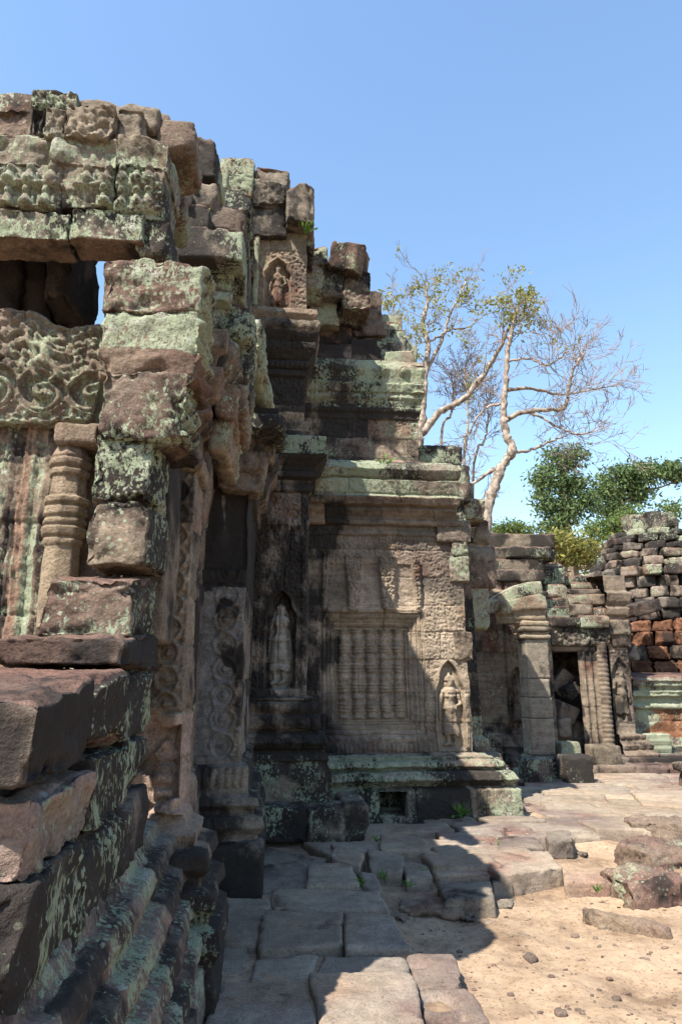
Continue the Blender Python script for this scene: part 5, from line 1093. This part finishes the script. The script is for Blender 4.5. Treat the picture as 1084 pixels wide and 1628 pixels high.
def green_tree(label, Y, trunk, blobs, seed, mat, nl, ls, r0=.3, group='green trees beyond the ruins'):
    rg = np.random.default_rng(seed); pts = axes(trunk, Y); t = thing('green_tree', label, 'tree', (pts[0][0], Y, 0), group); tb = Tubes(); tips = []
    L = smooth_line([np.array((pts[0][0], Y, -.1))] + pts, 6); tb.tube(L, np.linspace(r0, r0 * .3, len(L)), 8); cents = []
    for (px, py, rx, ry, n) in blobs:
        c = np.array(onY(px, py, Y)); sx, sz = rx / CF * Y, ry / CF * Y
        j = np.argmin(np.linalg.norm(L - c, axis=1) + .0 * np.arange(len(L))); j = max(4, min(j, len(L) - 1)); p0 = L[max(3, j - 5)]
        tb.tube(smooth_line([p0, (p0 + c) / 2 + rdir(rg) * .5, c], 4), np.linspace(r0 * .35, .04, 9), 5)
        for q in range(n):
            v = rdir(rg) * rg.random() ** .38; e = c + v * np.array((sx, sx * .9, sz)); cents.append(e)
            if q % 3 == 0: tb.tube([c, (c + e) / 2 + rdir(rg) * .2, e], (.05, .035, .015), 3)
    tb.build('trunk', t, M_BARK2); V, F = leaves(cents, int(nl * .42), .36, ls * .85, rg, .6); make_mesh('crown', V, F, mat, t, smooth=False); return t
green_tree('tall dark green tree in the gap between the bent tree and the tower', 38, [(905, 870), (898, 820), (893, 770), (895, 735)], [(895, 728, 34, 22, 50), (872, 762, 28, 24, 45), (905, 775, 26, 26, 40), (865, 800, 20, 22, 26), (900, 815, 34, 22, 42), (930, 800, 20, 18, 24), (880, 840, 30, 18, 30)], 51, M_LEAFD, 60, .17)
green_tree('wide dark green tree rising behind the domed tower', 42, [(985, 880), (975, 820), (990, 780), (1000, 755)], [(985, 760, 38, 24, 60), (1030, 750, 36, 18, 50), (1066, 748, 26, 18, 34), (960, 785, 24, 22, 36), (1012, 785, 34, 20, 44), (975, 815, 26, 20, 34), (1085, 760, 20, 16, 22)], 52, M_LEAFD, 60, .19)
green_tree('light green tree low beside the domed tower top', 34, [(985, 890), (980, 860), (982, 840)], [(975, 840, 28, 18, 40), (1000, 822, 20, 12, 22), (1062, 815, 26, 14, 26), (948, 850, 20, 18, 26)], 53, M_LEAF, 50, .15)
green_tree('yellowing bushy tree just behind the gatehouse roof', 24, [(915, 905), (918, 880), (920, 868)], [(880, 862, 26, 14, 30), (915, 872, 28, 16, 36), (940, 890, 20, 14, 22), (900, 888, 24, 14, 22)], 54, M_LEAFY, 40, .13, .12)
green_tree('low round green tree seen over the gatehouse wall, next to the end pier', 45, [(812, 880), (812, 860), (812, 845)], [(806, 842, 22, 10, 26), (830, 846, 18, 10, 20), (790, 846, 16, 9, 14)], 55, M_LEAF, 50, .17)
# dry scrub far behind
rgd = np.random.default_rng(60); cs = []
for k in range(260):
    px = rgd.uniform(760, 1250); cs.append(np.array(onY(px, rgd.uniform(868, 1010), rgd.uniform(46, 52))))
V, F = leaves(cs, 46, .9, .22, rgd); o = make_mesh('scrub', V, F, M_DRY, None, smooth=False); o['kind'] = 'stuff'; o['label'] = 'dry brown scrub in the distance behind the ruins'
# small plants
def plant(name, label, base, n, size, seed, out=(0, -1, .6), mat=None):
    rg = np.random.default_rng(seed); base = np.array(base); t = thing(name, label, 'plant', tuple(base)); V = []; F = []; st = Tubes()
    for k in range(n):
        d = rdir(rg) * .7 + np.array(out); d /= np.linalg.norm(d); L = size * rg.uniform(.6, 1.2); p1 = base + d * L * .5; p2 = base + d * L + np.array((0, 0, -.25 * L)) * rg.random()
        st.tube([base, p1, p2], (.006, .005, .003), 4)
        for (c, dd) in ((p1, p1 - base), (p2, p2 - p1)):
            dd = dd / np.linalg.norm(dd); w = np.cross(dd, rdir(rg)); w /= np.linalg.norm(w); nn = np.cross(dd, w); s = size * rg.uniform(.28, .45); b = len(V)
            V += [c - dd * s * .2, c + dd * s * .3 + w * s * .32 + nn * s * .08, c + dd * s, c + dd * s * .3 - w * s * .32 + nn * s * .08]; F.append((b, b + 1, b + 2, b + 3))
    st.build('stem', t, M_FERN); make_mesh('foliage', np.array(V), np.array(F), mat or M_FERN, t, smooth=False); return t
plant('fern', 'green fern sprouting from a crack beside the small upper niche', onY(484, 372, 8.2), 7, .17, 1, (.5, -.5, .8))
plant('fern', 'tiny bright fern on the ledge of the upper storey', onY(611, 742, 8.9), 8, .16, 2, (0, -.5, .8))
plant('seedling', 'broad-leaved green seedling growing at the foot of the carved wall', onY(735, 1300, 8.52), 12, .17, 3, (-.2, -.5, .9))
for k, (px, py, lab) in enumerate([(421, 1338, 'small weed at the corner of the dark ledge stones by the second pilaster'), (472, 1336, 'small weed at the joint of the ledge stones under the devata'), (650, 1412, 'bright weeds between the broken stub and the shaded slabs'), (612, 1400, 'sparse weed in the joint beside the rough paving stones'), (574, 1412, 'weed tuft at the corner of the long shaded slab'),
        (598, 1340, 'dry weed in the gap near the drain hole'), (880, 1342, 'yellow-green weed tuft beside the small rounded kerb stone'), (948, 1420, 'lone green sprig in the sand by the dark kerb stone'), (790, 1352, 'weeds in the joint at the shadow line of the path'), (668, 1392, 'leafy weed in front of the broken stub')]):
    g = onZ(px, py, -.04); plant('weed', lab, (g[0], g[1], -.03), 6, .065, 70 + k, (0, -.2, .9))
